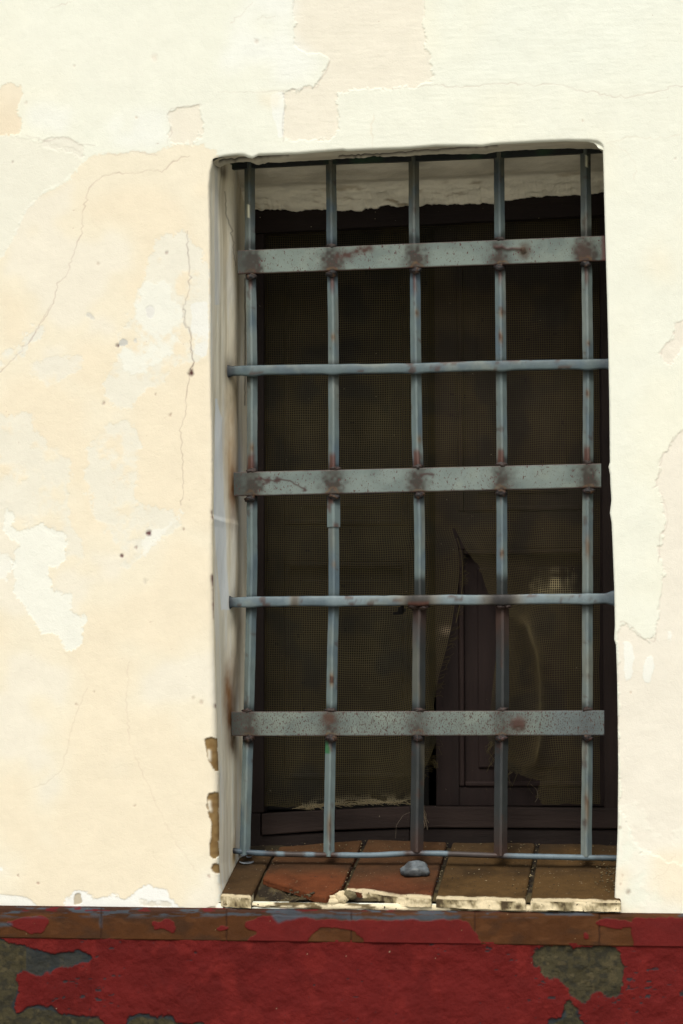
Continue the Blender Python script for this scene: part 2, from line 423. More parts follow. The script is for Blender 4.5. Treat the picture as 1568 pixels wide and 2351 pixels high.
patch([(1410, 1990), (1440, 1980), (1470, 2100), (1400, 2100)], W(253, 236, 204), 0.0, 6, 0.8, True)
patch([(1500, 540), (1570, 500), (1800, 480), (1800, 640), (1470, 640)], W(252, 243, 216), 0.0, 10, 0.7, True)
# chipped foot of the wall
patch([(-80, 2052), (20, 2055), (60, 2058), (75, 2070), (92, 2088), (85, 2110), (-80, 2110)], W(254, 250, 236), -0.0015, 1)
patch([(130, 2110), (145, 2078), (160, 2046), (178, 2040), (197, 2044), (203, 2064), (240, 2060), (262, 2056), (290, 2068), (315, 2042), (322, 2018), (334, 2030), (345, 2040), (366, 2036),
       (390, 2052), (400, 2075), (420, 2082), (505, 2085), (505, 2110)], W(254, 251, 240), -0.0015, 1)
patch([(168, 2055), (185, 2048), (188, 2075), (165, 2082)], W(190, 172, 138), -0.003, 1, 0.8)
patch([(300, 2072), (350, 2066), (390, 2070), (400, 2082), (330, 2084)], W(228, 216, 188), -0.002, 1, 0.6, True)
patch([(465, 2078), (510, 2076), (515, 2088), (465, 2088)], W(180, 165, 130), -0.003, 1, 0.7, True)
patch([(-5, 1985), (8, 1988), (10, 2000), (-5, 2000)], snow, 0, 1)
# bare render showing at the broken arris
arr = W(146, 118, 76)
for poly in ([(470, 1697), (478, 1692), (497, 1693), (498, 1735), (502, 1740), (500, 1775), (490, 1780), (482, 1750), (476, 1745)],
             [(475, 1822), (482, 1818), (500, 1820), (499, 1870), (502, 1900), (500, 1975), (484, 1972), (482, 1945), (488, 1890), (480, 1880), (474, 1845)],
             [(481, 1990), (486, 1985), (502, 1978), (503, 2010), (490, 2006), (486, 1996)]):
    m = patch(poly, arr, -0.006, 1)
C = mixc(C, W(120, 90, 52), box_blur((inside(su, sv, [(478, 1700), (505, 1700), (505, 2010), (486, 2010)]) & (C[..., 2] < 0.25) & (fbm(uu / 8, vv / 8, 71, 3) > 0.03)).astype(float), 1) * 0.7)
patch([(476, 1722), (484, 1724), (483, 1748), (478, 1745)], W(250, 240, 215), 0.004, 1, ragged=False)
patch([(476, 1835), (483, 1838), (486, 1866), (479, 1862)], W(250, 240, 215), 0.004, 1, ragged=False)
for y0, y1, w in ((1182, 1190, 4), (1320, 1346, 4), (1350, 1422, 3), (1172, 1182, 3), (1615, 1625, 3)):
    x0 = np.interp((y0 + y1) / 2, LEFT[:, 1], LEFT[:, 0])
    patch([(x0 - w, y0 + 4), (x0 - 1, y0), (x0 + 5, y0), (x0 + 5, y1), (x0 - 1, y1)], W(110, 75, 70), -0.003, 1, ragged=False)
# cracks
def crack(pts, s, w=1.0, col=(150, 96, 88), seed=1, dep=0.001, jit=1.8):
    global C, H
    d = line_dist(uu, vv, pts, seed=seed, jit=jit)
    brk = 0.55 + 0.9 * (vn(uu / 25, vv / 25, seed + 200))
    m = np.exp(-(d / (w * (0.55 + 1.0 * vn(uu / 12, vv / 12, seed + 300)))) ** 2) * np.clip(0.62 * s * brk, 0, 1)
    C = mixc(C, W(*col), m); H = H - dep * m
crack([(-20, 870), (0, 853), (30, 825), (50, 805), (65, 788), (75, 770), (100, 735), (125, 690), (133, 650), (155, 630), (163, 600), (166, 588), (187, 535), (190, 490), (205, 432), (235, 405), (275, 397), (310, 398), (340, 390), (370, 393), (400, 370), (435, 358)], 0.42, 1.1, seed=1)
crack([(65, 788), (90, 745), (125, 690)], 0.3, 1.1, seed=31)
crack([(430, 530), (428, 560), (432, 590), (434, 620), (436, 640), (430, 680), (420, 710), (425, 740), (438, 765), (437, 800), (445, 830), (438, 855), (430, 880), (428, 920), (422, 960), (413, 985), (417, 1010), (417, 1060), (422, 1090), (421, 1130), (415, 1160)], 0.55, 1.2, (120, 80, 80), seed=2)
crack([(421, 710), (425, 740), (438, 765), (437, 800), (444, 830), (440, 852)], 0.8, 1.3, (90, 62, 66), seed=3)
crack([(900, 205), (925, 200), (960, 198), (1000, 197), (1060, 200), (1100, 198), (1120, 192), (1150, 191), (1190, 192), (1240, 196), (1280, 193), (1310, 200), (1340, 210), (1370, 213), (1420, 224), (1450, 222), (1490, 215), (1525, 208), (1545, 197), (1600, 199)], 0.42, 1.1, (176, 128, 112), seed=4)
crack([(110, 24), (135, 12), (170, 0)], 0.3, 1.2, (190, 150, 130), seed=5)
crack([(530, 52), (555, 30), (580, 5)], 0.35, 1.2, (180, 140, 120), seed=6)
crack([(500, 212), (560, 212), (610, 212), (650, 208)], 0.25, 1.2, (180, 140, 120), seed=7)
crack([(297, 1520), (290, 1600), (297, 1700), (310, 1740), (350, 1830), (400, 1930), (450, 2000)], 0.25, 1.1, (180, 140, 120), seed=8)
crack([(60, 1815), (100, 1800), (140, 1770), (155, 1720), (170, 1650), (200, 1580)], 0.25, 1.2, (180, 145, 120), seed=9, dep=0.002)
crack([(1392, 330), (1410, 325), (1440, 315), (1500, 320), (1560, 310)], 0.22, 1.2, (205, 165, 130), seed=10)
crack([(1400, 330), (1430, 345), (1455, 370), (1462, 395), (1455, 412)], 0.2, 1.2, (205, 165, 130), seed=11)
crack([(855, 340), (852, 300), (858, 265)], 0.25, 1.5, (225, 190, 150), seed=12)
crack([(1500, 2020), (1530, 2000), (1550, 1960)], 0.22, 1.1, (190, 150, 120), seed=13)
crack([(590, 45), (605, 41), (630, 38)], 0.3, 1.0, (190, 160, 140), seed=14)
crack([(-30, 1480), (60, 1470), (170, 1510), (200, 1560)], 0.15, 1.2, (190, 150, 130), seed=15)
for pts, sd in (([(60, 310), (110, 325), (130, 314), (160, 318), (180, 331), (218, 334)], 21), ([(383, 330), (394, 303), (383, 268), (393, 250), (430, 243), (463, 240)], 22),
                ([(757, 137), (751, 160), (735, 180), (729, 200), (692, 202), (650, 208), (654, 245), (648, 290), (650, 325)], 23),
                ([(1545, 1003), (1533, 1035), (1520, 1045), (1515, 1080), (1507, 1118), (1497, 1120)], 24), ([(1519, 1132), (1527, 1160), (1534, 1190), (1530, 1212), (1516, 1228), (1511, 1290)], 25),
                ([(1424, 1428), (1440, 1430), (1462, 1450), (1480, 1470), (1503, 1472), (1509, 1445)], 26), ([(240, 352), (270, 356), (310, 348), (360, 356)], 27),
                ([(1549, 763), (1535, 785), (1520, 800), (1517, 820)], 28)):
    crack(pts, 0.34, 1.2, (176, 140, 128), seed=sd, dep=0.0, jit=1.0)
# pits and knocks
for (u, v, r, c, s) in ((341, 1224, 6, (110, 70, 70), 1), (312, 1257, 4, (120, 80, 80), 1), (279, 1276, 4, (110, 75, 75), 1), (421, 1215, 3.5, (130, 90, 80), 1), (438, 856, 7, (90, 55, 50), 1),
                        (391, 952, 4, (150, 110, 90), .9), (237, 925, 4, (130, 95, 90), .9), (357, 905, 3, (140, 100, 90), .8), (270, 793, 4, (110, 90, 90), .9), (463, 1612, 5, (180, 150, 130), .8),
                        (443, 1602, 4, (190, 165, 140), .7), (333, 1335, 6, (190, 180, 165), .7), (225, 605, 4, (200, 175, 150), .7), (383, 580, 4, (120, 70, 70), .8), (175, 1617, 3, (170, 130, 110), .8),
                        (215, 1588, 2.5, (150, 110, 90), .8), (42, 2010, 3, (120, 40, 40), .9), (88, 2028, 3, (140, 50, 50), .8), (480, 2012, 4, (150, 90, 80), .8), (310, 1850, 2.5, (170, 130, 110), .8),
                        (1442, 2048, 6, (120, 85, 62), .9), (1424, 1900, 4, (160, 115, 90), .8), (1429, 2010, 3, (170, 125, 100), .6), (1425, 2030, 3, (160, 118, 95), .6), (590, 95, 5, (214, 190, 170), .8),
                        (355, 133, 8, (240, 222, 200), .8), (1338, 277, 3, (215, 185, 160), .8), (60, 236, 4, (220, 200, 180), .8), (170, 152, 3, (225, 205, 185), .8), (313, 270, 3, (230, 200, 170), .8),
                        (30, 372, 3, (170, 140, 130), .8), (1447, 1590, 3, (200, 160, 130), .7), (1550, 365, 3, (225, 205, 190), .8)):
    q = np.hypot(uu - u + 3 * fbm(uu / 6, vv / 6, int(u), 2) * 2, (vv - v) * 0.8) / r
    m = np.clip(1.3 - q, 0, 1) * s * (1.0 if c[0] < 115 else 0.55)
    C = mixc(C, W(*c), m); H = H - 0.002 * m
sp = vn(uu / 7, vv / 7, 91); m = sst(0.985, 0.998, sp) * (vn(uu / 90, vv / 90, 92) > 0.55) * 0.55
C = mixc(C, W(190, 150, 130), m); H -= 0.001 * m
# unevenness of the hand-trowelled wall
H = H + 0.004 * fbm(uu / 190, vv / 190, 5, 3) + 0.0016 * fbm(uu / 60, vv / 60, 6, 3) + 0.0004 * fbm(uu / 14, vv / 34, 7, 3)
H = H + 0.0005 * fbm(uu / 40, vv / 6, 44, 3) * (inside(wu, wv, [(600, -200), (1700, -200), (1700, 330), (600, 330)]) * 1.0)
# rounded arris round the opening
rad = np.where(X2 < 0.1, 0.006 + 0.011 * sst(1000, 1500, vv), 0.005)
rad = np.where(Z2 > zs[jT] - 0.01, 0.007, rad)
d_side = np.maximum(xL(zc) - X2, X2 - xR(zc)); d_top = Z2 - zT(X2); 
dist = np.where((d_side > 0) & (d_top > 0), np.hypot(d_side, d_top), np.maximum(d_side, d_top)).clip(0)
below = ZB - Z2
dist = np.where(below > 0, np.maximum(below, np.maximum(d_side, 0)), dist)
q = np.clip(rad - dist, 0, None)
YR = rad - np.sqrt(np.clip(rad ** 2 - q ** 2, 0, None))
Hd = np.clip(dist / 0.004, 0, 1)
Y2 = -H + YR
Y2[:, iL] += 0; 
keep = np.ones((len(zs) - 1, len(xs) - 1), bool)
keep[jB:jT, iL:iR] = False
wall = Geo()
wall.add(np.stack([X2, Y2, Z2], -1), gridF(len(zs), len(xs), keep), C)
# thickness of the masonry behind the face
cm = W(225, 215, 190)
XL0, XR0 = float(xs[iL]) - 0.05, float(xs[iR]) + 0.06
boxgeo(wall, -4.2, XL0, 0.03, 0.46, 0.0, 4.4, cm)
boxgeo(wall, XR0, 4.2, 0.03, 0.46, 0.0, 4.4, cm)
boxgeo(wall, XL0, XR0, 0.05, 0.46, float(zs[jT]) + 0.06, 4.4, cm)
boxgeo(wall, XL0, XR0, 0.03, 0.46, 0.0, ZB - 0.03, cm)
wall.build('plaster', M_plaster, house)

# ---- left and right reveals
YF = 0.33
def reveal_left():
    zr = np.linspace(ZB - 0.06, float(zT(-0.4)) + 0.035, 760); dr = np.concatenate([np.linspace(0.0, 0.03, 8), np.linspace(0.034, 0.40, 110)])
    zg, dg = np.meshgrid(zr, dr, indexing='ij')
    back = P(np.interp(zr, [1.1, 1.6, 2.3, 2.9], [574, 571, 564, 566]), np.full_like(zr, 1650.0), 0.33)[:, 0]
    xf = xL(np.minimum(zr, float(zT(-0.4))-0.004)) 
    x = xf[:, None] + (back - xf)[:, None] * (dg / 0.33) ** 1.15
    rr = np.interp(zr, [1.2, 1.6, 2.0], [0.017, 0.014, 0.006])[:, None]
    y = rr + dg
    u, v = UV(np.stack([x, y, zg], -1))
    n1 = fbm(zg * 5, dg * 40, 301, 4); n2 = fbm(zg * 1.5, dg * 60, 302, 4)
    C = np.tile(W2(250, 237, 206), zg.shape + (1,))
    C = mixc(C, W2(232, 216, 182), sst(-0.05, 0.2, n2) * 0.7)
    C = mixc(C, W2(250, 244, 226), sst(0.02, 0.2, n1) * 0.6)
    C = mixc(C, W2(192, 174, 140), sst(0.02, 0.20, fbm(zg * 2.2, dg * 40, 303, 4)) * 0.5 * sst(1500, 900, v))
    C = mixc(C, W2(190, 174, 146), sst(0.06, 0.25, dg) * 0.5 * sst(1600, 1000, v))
    # pale blue limewash left by the arris
    e = 4 * fbm(zg * 6, dg * 20, 304, 4)
    lo = np.interp(v, [600, 925, 960, 1150, 1300, 1400, 1500], [486, 491, 491, 490, 497, 505, 515]); hi = np.interp(v, [600, 925, 960, 1150, 1300, 1400, 1500], [485, 500, 512, 516, 520, 526, 516])
    mb = sst(0, 3, u + 2 * e - lo) * sst(0, 3, hi - u - 2 * e) * (v > 915) * (v < 1400)
    C = mixc(C, W2(250, 250, 242), mb * 0.8)
    mb2 = sst(0, 3, u - 492 - e) * sst(0, 6, 505 - u - e) * (v < 700)
    C = mixc(C, W2(216, 216, 210), mb2 * 0.5)
    # soot / rust washed off the iron ends
    for (cu, cv, ru, rv, col, s) in ((527, 1110, 7, 60, (110, 72, 44), .9), (526, 1150, 6, 60, (120, 76, 46), .6), (524, 1000, 12, 130, (180, 140, 90), .5), (529, 1640, 9, 60, (60, 42, 32), .95), (524, 1600, 12, 80, (150, 104, 64), .8),
                                     (534, 1700, 9, 40, (110, 84, 60), .8), (540, 1560, 10, 90, (150, 120, 90), .5), (519, 852, 7, 26, (60, 55, 50), .95), (530, 900, 14, 60, (150, 132, 100), .6), (532, 1400, 9, 40, (110, 96, 78), .7),
                                     (548, 1440, 9, 90, (150, 128, 95), .6), (545, 600, 14, 120, (160, 140, 108), .5), (500, 375, 8, 14, (50, 35, 32), 1), (512, 395, 6, 16, (60, 45, 40), .9),
                                     (545, 1100, 10, 90, (196, 200, 202), .6), (536, 1965, 4, 30, (200, 160, 90), .8)):
        dd = ((u - cu) / ru) ** 2 + ((v - cv) / rv) ** 2 + 1.2 * fbm(u / 9, v / 30, int(cv), 3)
        C = mixc(C, W2(*col), np.clip(np.exp(-dd) * s, 0, 1))
    d = line_dist(u, v, [(514, 440), (516, 490), (524, 530), (526, 580), (530, 610)], jit=1); C = mixc(C, W2(110, 94, 76), np.exp(-(d / 0.9) ** 2) * 0.6)
    d = line_dist(u, v, [(562, 640), (563, 800), (563, 860), (562, 930)], jit=0.3, seed=4); C = mixc(C, W2(30, 26, 24), np.exp(-(d / 1.6) ** 2) * 0.8)
    hh = 0.004 * fbm(zg * 5, dg * 10, 305, 3) + 0.0012 * fbm(zg * 22, dg * 40, 306, 3)
    hh = hh * np.clip(dg / 0.03, 0, 1) + 0.012 * np.exp(-((dg - 0.18) / 0.05) ** 2) * sst(1.5, 1.9, zg)
    V = np.stack([x + hh, y, zg], -1)
    return V, gridF(*zg.shape, flip=False), C
def reveal_right():
    zr = np.linspace(ZB - 0.06, float(zT(0.45)) + 0.02, 300); dr = np.linspace(0, 0.40, 40)
    zg, dg = np.meshgrid(zr, dr, indexing='ij')
    x = xR(np.minimum(zr, float(zT(0.45)) - 0.01))[:, None] - 0.004 * fbm(zg * 6, dg * 15, 310, 3) * np.clip(dg / 0.03, 0, 1) + dg * 0.06
    C = np.tile(W2(205, 194, 170), zg.shape + (1,)); C = mixc(C, W2(160, 145, 115), sst(0, 0.2, fbm(zg * 3, dg * 30, 311, 4)) * 0.8)
    return np.stack([x, 0.005 + dg, zg], -1), gridF(*zg.shape, flip=True), C
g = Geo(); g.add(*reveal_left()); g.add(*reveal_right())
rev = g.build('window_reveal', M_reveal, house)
rev['label'] = 'grey stained plaster of the window reveal'

# ---- soffit: the front lip, the slot that holds the top rail, the smooth and the rough bands
xg = np.linspace(XL0 + 0.005, XR0 - 0.01, 620)
uF, vF = UV(np.stack([xg, np.zeros_like(xg), zT(xg)], -1))
def zof(pts, Y):
    p = P([a for a, b in pts], [b for a, b in pts], Y); return np.interp(xg, p[:, 0], p[:, 2])
jag = 0.006 * fbm(xg * 22, xg * 0 + 3, 331, 4) + 0.004 * fbm(xg * 80, xg * 0 + 3, 332, 3)
prof = [(0.007, zT(xg)), (0.03, zT(xg) + 0.001), (0.085 + 0 * xg, zT(xg) + 0.002 + jag * 0.6), (0.105, zT(xg) + 0.012 + jag), (0.13, zT(xg) + 0.024), (0.165, zT(xg) + 0.021),
        (0.24, zof([(560, 424), (1010, 404), (1345, 386)], 0.24)), (0.262, zof([(560, 432), (1010, 412), (1345, 394)], 0.262)),
        (0.33, zof([(560, 486), (660, 484), (750, 483), (960, 473), (1040, 467), (1150, 465), (1240, 456), (1345, 449), (1400, 444)], 0.33) + jag * 2.0), (0.335, zof([(560, 486), (1400, 444)], 0.33) + 0.05)]
rows = []; ncum = 0
Ys = [np.broadcast_to(a, xg.shape) for a, b in prof]; Zs = [b for a, b in prof]
for k in range(len(prof) - 1):
    n = (4, 10, 4, 5, 8, 16, 6, 22, 3)[k]
    for t in np.arange(n) / n: rows.append(np.stack([xg, Ys[k] * (1 - t) + Ys[k + 1] * t, Zs[k] * (1 - t) + Zs[k + 1] * t], -1))
rows.append(np.stack([xg, Ys[-1], Zs[-1]], -1))
V = np.array(rows); yy = V[..., 1]; xx = V[..., 0]
rough_band = sst(0.25, 0.28, yy)
V[..., 2] += 0.015 * fbm(xx * 16, yy * 50, 335, 5, 0.6) * rough_band * sst(0.335, 0.31, yy) + 0.0025 * fbm(xx * 10, yy * 16, 336, 3) * sst(0.02, 0.05, yy)
C = np.tile(W(236, 225, 200), xx.shape + (1,))
C = mixc(C, W2(240, 230, 206), rough_band * 0.9)  # rough band paler, the light it catches put into the colour
C = mixc(C, W(206, 192, 166), (1 - rough_band) * sst(0.0, 0.2, fbm(xx * 5, yy * 30, 337, 4)) * 0.5)
C = mixc(C, W(165, 142, 106), sst(0.10, 0.25, fbm(xx * 14, yy * 60, 338, 4)) * 0.7 * rough_band)
slot = sst(0.088, 0.1, yy + 0.012 * fbm(xx * 20, yy * 10, 339, 3)) * sst(0.135, 0.115, yy)
C = mixc(C, W(40, 34, 30), slot)
us, vs = UV(V)
d = line_dist(us, vs, [(505, 372), (540, 366), (600, 362), (660, 357)], jit=1, seed=3); C = mixc(C, W(35, 26, 24), np.exp(-(d / 3.0) ** 2)); V[..., 2] += 0.006 * np.exp(-(d / 2.5) ** 2)
d = line_dist(us, vs, [(780, 361), (900, 355), (990, 347), (1080, 341), (1140, 336)], jit=1, seed=5); C = mixc(C, W(45, 32, 30), np.exp(-(d / 2.6) ** 2)); V[..., 2] += 0.006 * np.exp(-(d / 2.5) ** 2)
g = Geo(); g.add(V, gridF(*xx.shape, flip=True), C)
sof = g.build('soffit', M_soffit, house)

# ---- band of brown tiles, and the red plinth
xa, xz = float(P(-25, 2120)[0]), float(P(1600, 2120)[0])
xt = np.concatenate([np.arange(-4.2, xa - 1.4, 0.05), np.arange(xa - 1.4, xa - 0.006, 0.010), np.arange(xa, xz, 0.0018), np.arange(xz + 0.006, xz + 1.4, 0.010), np.arange(xz + 1.42, 4.2, 0.05)])
z0 = float(P(784, 2088)[2]); z1 = float(P(784, 2161)[2])
hh = np.concatenate([np.linspace(0, 1, 46)])
prof = [(0.02, z0 + 0.001), (-0.004, z0)] + [(-0.004 - 0.008 * math.sin(a), z0 - 0.010 * (1 - math.cos(a))) for a in np.linspace(0.2, math.pi / 2, 7)] + \
       [(-0.012, z0 - 0.010 - (z0 - z1 - 0.010) * t) for t in np.linspace(0.02, 1, 40)] + [(-0.0095, z1 - 0.002), (0.02, z1 - 0.0025)]
prof = np.array(prof)
V = np.stack([np.tile(xt, (len(prof), 1)), np.tile(prof[:, :1], (1, len(xt))), np.tile(prof[:, 1:], (1, len(xt)))], -1)
tilt = (float(P(1568, 2091)[2]) - float(P(0, 2084)[2])) / (float(P(1568, 2091)[0]) - float(P(0, 2084)[0]))
V[..., 2] += 0.0
u, v = UV(V)
xx = V[..., 0]
C = np.tile(W(80, 47, 21), xx.shape + (1,))
C = mixc(C, W(66, 42, 24), sst(-0.05, 0.2, fbm(u / 60, v / 30, 401, 4)) * 0.9)
C = mixc(C, W(92, 57, 30), sst(0.05, 0.2, fbm(u / 40, v / 14, 402, 4)) * 0.7)
su_ = u + 9 * fbm(u / 22, v / 22, 403, 4); sv_ = v + 9 * fbm(u / 22, v / 22, 404, 4)
RED = W(102, 27, 24)
redm = np.zeros(u.shape, bool)
for poly in ([(10, 2118), (40, 2110), (60, 2105), (100, 2102), (115, 2115), (110, 2130), (95, 2145), (70, 2143), (30, 2130)], [(348, 2112), (370, 2116), (385, 2107), (400, 2118), (405, 2132), (395, 2142), (375, 2132), (355, 2136)],
             [(490, 2130), (505, 2123), (528, 2126), (525, 2135), (500, 2134)],
             [(562, 2118), (600, 2104), (640, 2102), (700, 2106), (760, 2112), (900, 2112), (1060, 2112), (1080, 2118), (1078, 2128), (1092, 2145), (1098, 2156), (1110, 2180), (560, 2180), (575, 2150), (590, 2140), (565, 2130)],
             [(1362, 2122), (1380, 2110), (1440, 2112), (1450, 2124), (1420, 2132), (1390, 2130)], [(1452, 2108), (1700, 2104), (1900, 2104), (1900, 2180), (1460, 2180), (1450, 2150), (1448, 2130)],
             [(1272, 2138), (1284, 2136), (1284, 2143), (1274, 2143)], [(1340, 2140), (1352, 2140), (1350, 2155), (1340, 2155)],
             [(-900, 2106), (-200, 2106), (-120, 2120), (-200, 2180), (-900, 2180)], [(-70, 2150), (-40, 2110), (-20, 2150)]):
    redm |= inside(su_, sv_, poly)
hole = [(708, 2162), (715, 2148), (735, 2133), (770, 2130), (800, 2134), (822, 2148), (834, 2158), (834, 2170), (708, 2170)]
redm &= ~inside(su_, sv_, hole)
rb = sst(0.40, 0.60, box_blur(redm.astype(float), 2) + 0.9 * fbm(u / 14, v / 14, 421, 5, 0.66))
rb = rb * sst(0.0, 0.005, -0.0035 - V[..., 1] + 0.006)
C = mixc(C, RED, rb)
V[..., 1] -= 0.0018 * rb * (V[..., 1] < -0.0105)
# blue-grey undercoat along the top, dirty lip
blu = W(72, 80, 86)
mb = sst(0.03, 0.12, fbm(u / 45, v / 7, 405, 4)) * sst(2112, 2096, v)
C = mixc(C, blu, mb * 0.9)
for poly in ([(620, 2098), (660, 2100), (720, 2098), (790, 2100), (830, 2102), (840, 2110), (790, 2110), (740, 2106), (680, 2108), (640, 2120), (630, 2110)], [(815, 2104), (900, 2104), (1000, 2100), (1060, 2104), (1050, 2110), (960, 2112), (880, 2110)],
             [(230, 2100), (236, 2100), (236, 2130), (230, 2130)], [(-5, 2120), (25, 2118), (30, 2126), (-5, 2128)]):
    C = mixc(C, blu, box_blur(inside(su_, sv_, poly).astype(float), 1) * 0.9)
C = mixc(C, W(64, 40, 30), sst(2100, 2092, v) * 0.75 * (1 - mb))
C = mixc(C, W(104, 26, 28), sst(0.12, 0.2, fbm(u / 30, v / 5, 406, 3)) * sst(2096, 2090, v) * 0.9)
for uj in (232, 520, 1090, 1376, 806):
    dj = abs(u - uj - 2 * fbm(v / 8, v * 0, uj, 2)); V[..., 1] += 0.0025 * np.exp(-(dj / 1.5) ** 2) * (V[..., 1] < -0.009) * (1 - rb * 0.8)
    C = mixc(C, W(50, 30, 22), np.exp(-(dj / 1.6) ** 2) * 0.7 * (1 - rb * 0.85))
sp = vn(u / 5, v / 5, 407); C = mixc(C, W(170, 150, 110), sst(0.975, 0.99, sp) * 0.7 * (vn(u / 60, v / 30, 408) > 0.5))
V[..., 1] += -0.003 * fbm(u / 60, v / 60, 409, 3) - 0.001 * fbm(u / 12, v / 12, 410, 3)
g = Geo(); g.add(V, gridF(*xx.shape, flip=True), C)
strip = g.build('tile_band', M_tilestrip, house)
strip['label'] = 'band of brown tiles with flaking red paint under the window'

zp = np.concatenate([np.arange(z1 + 0.004, float(P(784, 2395)[2]), -0.0018), np.linspace(float(P(784, 2395)[2]) - 0.01, -0.02, 40)])
XX, ZZ = np.meshgrid(xt, zp)
u, v = UV(np.stack([XX, np.full_like(XX, -0.008), ZZ], -1))
C = np.tile(RED, XX.shape + (1,))
C = mixc(C, W(90, 23, 20), sst(-0.1, 0.2, fbm(u / 90, v / 90, 501, 4)) * 0.8)
C = mixc(C, W(116, 34, 29), sst(0.05, 0.25, fbm(u / 40, v / 60, 502, 4)) * 0.6)
su_ = u + 12 * fbm(u / 26, v / 26, 503, 4) + 4 * fbm(u / 7, v / 7, 505, 3); sv_ = v + 12 * fbm(u / 26, v / 26, 504, 4) + 4 * fbm(u / 7, v / 7, 506, 3)
olive = W(68, 62, 43); slate = W(46, 51, 53)
polys = [[(-60, 2165), (10, 2158), (45, 2168), (70, 2178), (104, 2186), (112, 2192), (150, 2188), (200, 2188), (213, 2196), (206, 2208), (175, 2214), (165, 2228), (135, 2224), (118, 2232), (104, 2238), (98, 2246), (60, 2232), (38, 2236), (42, 2252), (40, 2262), (60, 2268), (42, 2275), (36, 2300), (28, 2312), (40, 2330), (60, 2312), (130, 2318), (160, 2330), (235, 2336), (242, 2351), (242, 2420), (-60, 2420)],
         [(285, 2345), (300, 2335), (340, 2332), (362, 2338), (385, 2325), (404, 2335), (400, 2352), (420, 2351), (470, 2348), (480, 2375), (285, 2375)],
         [(1220, 2190), (1228, 2178), (1245, 2172), (1290, 2167), (1310, 2174), (1345, 2178), (1370, 2168), (1422, 2170), (1430, 2200), (1434, 2258), (1420, 2285), (1398, 2287), (1380, 2276), (1358, 2280), (1355, 2298), (1330, 2306), (1312, 2290), (1298, 2266), (1286, 2248), (1260, 2250), (1238, 2232), (1222, 2214)],
         [(1296, 2300), (1314, 2298), (1326, 2325), (1345, 2355), (1350, 2400), (1245, 2400), (1250, 2352), (1272, 2340), (1292, 2336)],
         [(1558, 2178), (1600, 2170), (1640, 2200), (1600, 2200), (1560, 2190)], [(1250, 2255), (1262, 2252), (1262, 2268), (1244, 2270)],
         [(-900, 2200), (-300, 2180), (-180, 2300), (-300, 2500), (-900, 2600)], [(1750, 2300), (1900, 2250), (2100, 2400), (1900, 2500)]]
big_m = np.zeros(u.shape, bool)
for p_ in polys: big_m |= inside(su_, sv_, p_)
RG = fbm(u / 20, v / 20, 521, 6, 0.66)
inner = sst(0.42, 0.58, box_blur(big_m.astype(float), 5) + 1.0 * RG); core = box_blur(big_m.astype(float), 6)
C = mixc(C, slate, inner)
bare = sst(0.55, 0.75, core + 0.5 * fbm(u / 30, v / 30, 507, 4))
bare = np.where(inside(u, v, [(1200, 2150), (1450, 2150), (1450, 2320), (1200, 2320)]), sst(0.45, 0.6, core + 0.15), bare)
bare = np.where((v < 2250) & (u < 230) & (u > 60) & (v > 2150), bare * 0.35, bare)
C = mixc(C, mixc(np.tile(olive, u.shape + (1,)), W(52, 49, 38), sst(-0.1, 0.2, fbm(u / 10, v / 10, 508, 3))), bare * inner)
C = mixc(C, W(88, 78, 54), sst(0.15, 0.25, fbm(u / 14, v / 14, 511, 3)) * bare * inner * 0.6)
sp = fbm(u / 16, v / 7, 509, 3) + 0.35 * (vn(u / 200, v / 120, 510) - 0.5)
fl = sst(0.36, 0.40, sp); C = mixc(C, slate, fl * (1 - inner) * 0.9)
sp = vn(u / 5, v / 5, 512); C = mixc(C, W(200, 185, 150), sst(0.985, 0.995, sp) * 0.8 * (vn(u / 80, v / 40, 513) > 0.62))
Hh = -0.0035 * inner - 0.0015 * fl + 0.007 * fbm(u / 130, v / 130, 514, 3) + 0.0070 * fbm(u / 36, v / 30, 515, 4) + 0.0014 * fbm(u / 9, v / 9, 516, 3) + 0.003 * fbm(u / 16, v / 160, 517, 2) * ((u > 820) & (u < 1020))
dj = abs(u - 207); Hh -= 0.002 * np.exp(-(dj / 2.0) ** 2)
g = Geo(); g.add(np.stack([XX, -0.0095 - Hh, ZZ], -1), gridF(*XX.shape, flip=True), C)
pln = g.build('plinth', M_red, house)
pln['label'] = 'red painted plinth with grey render showing through'

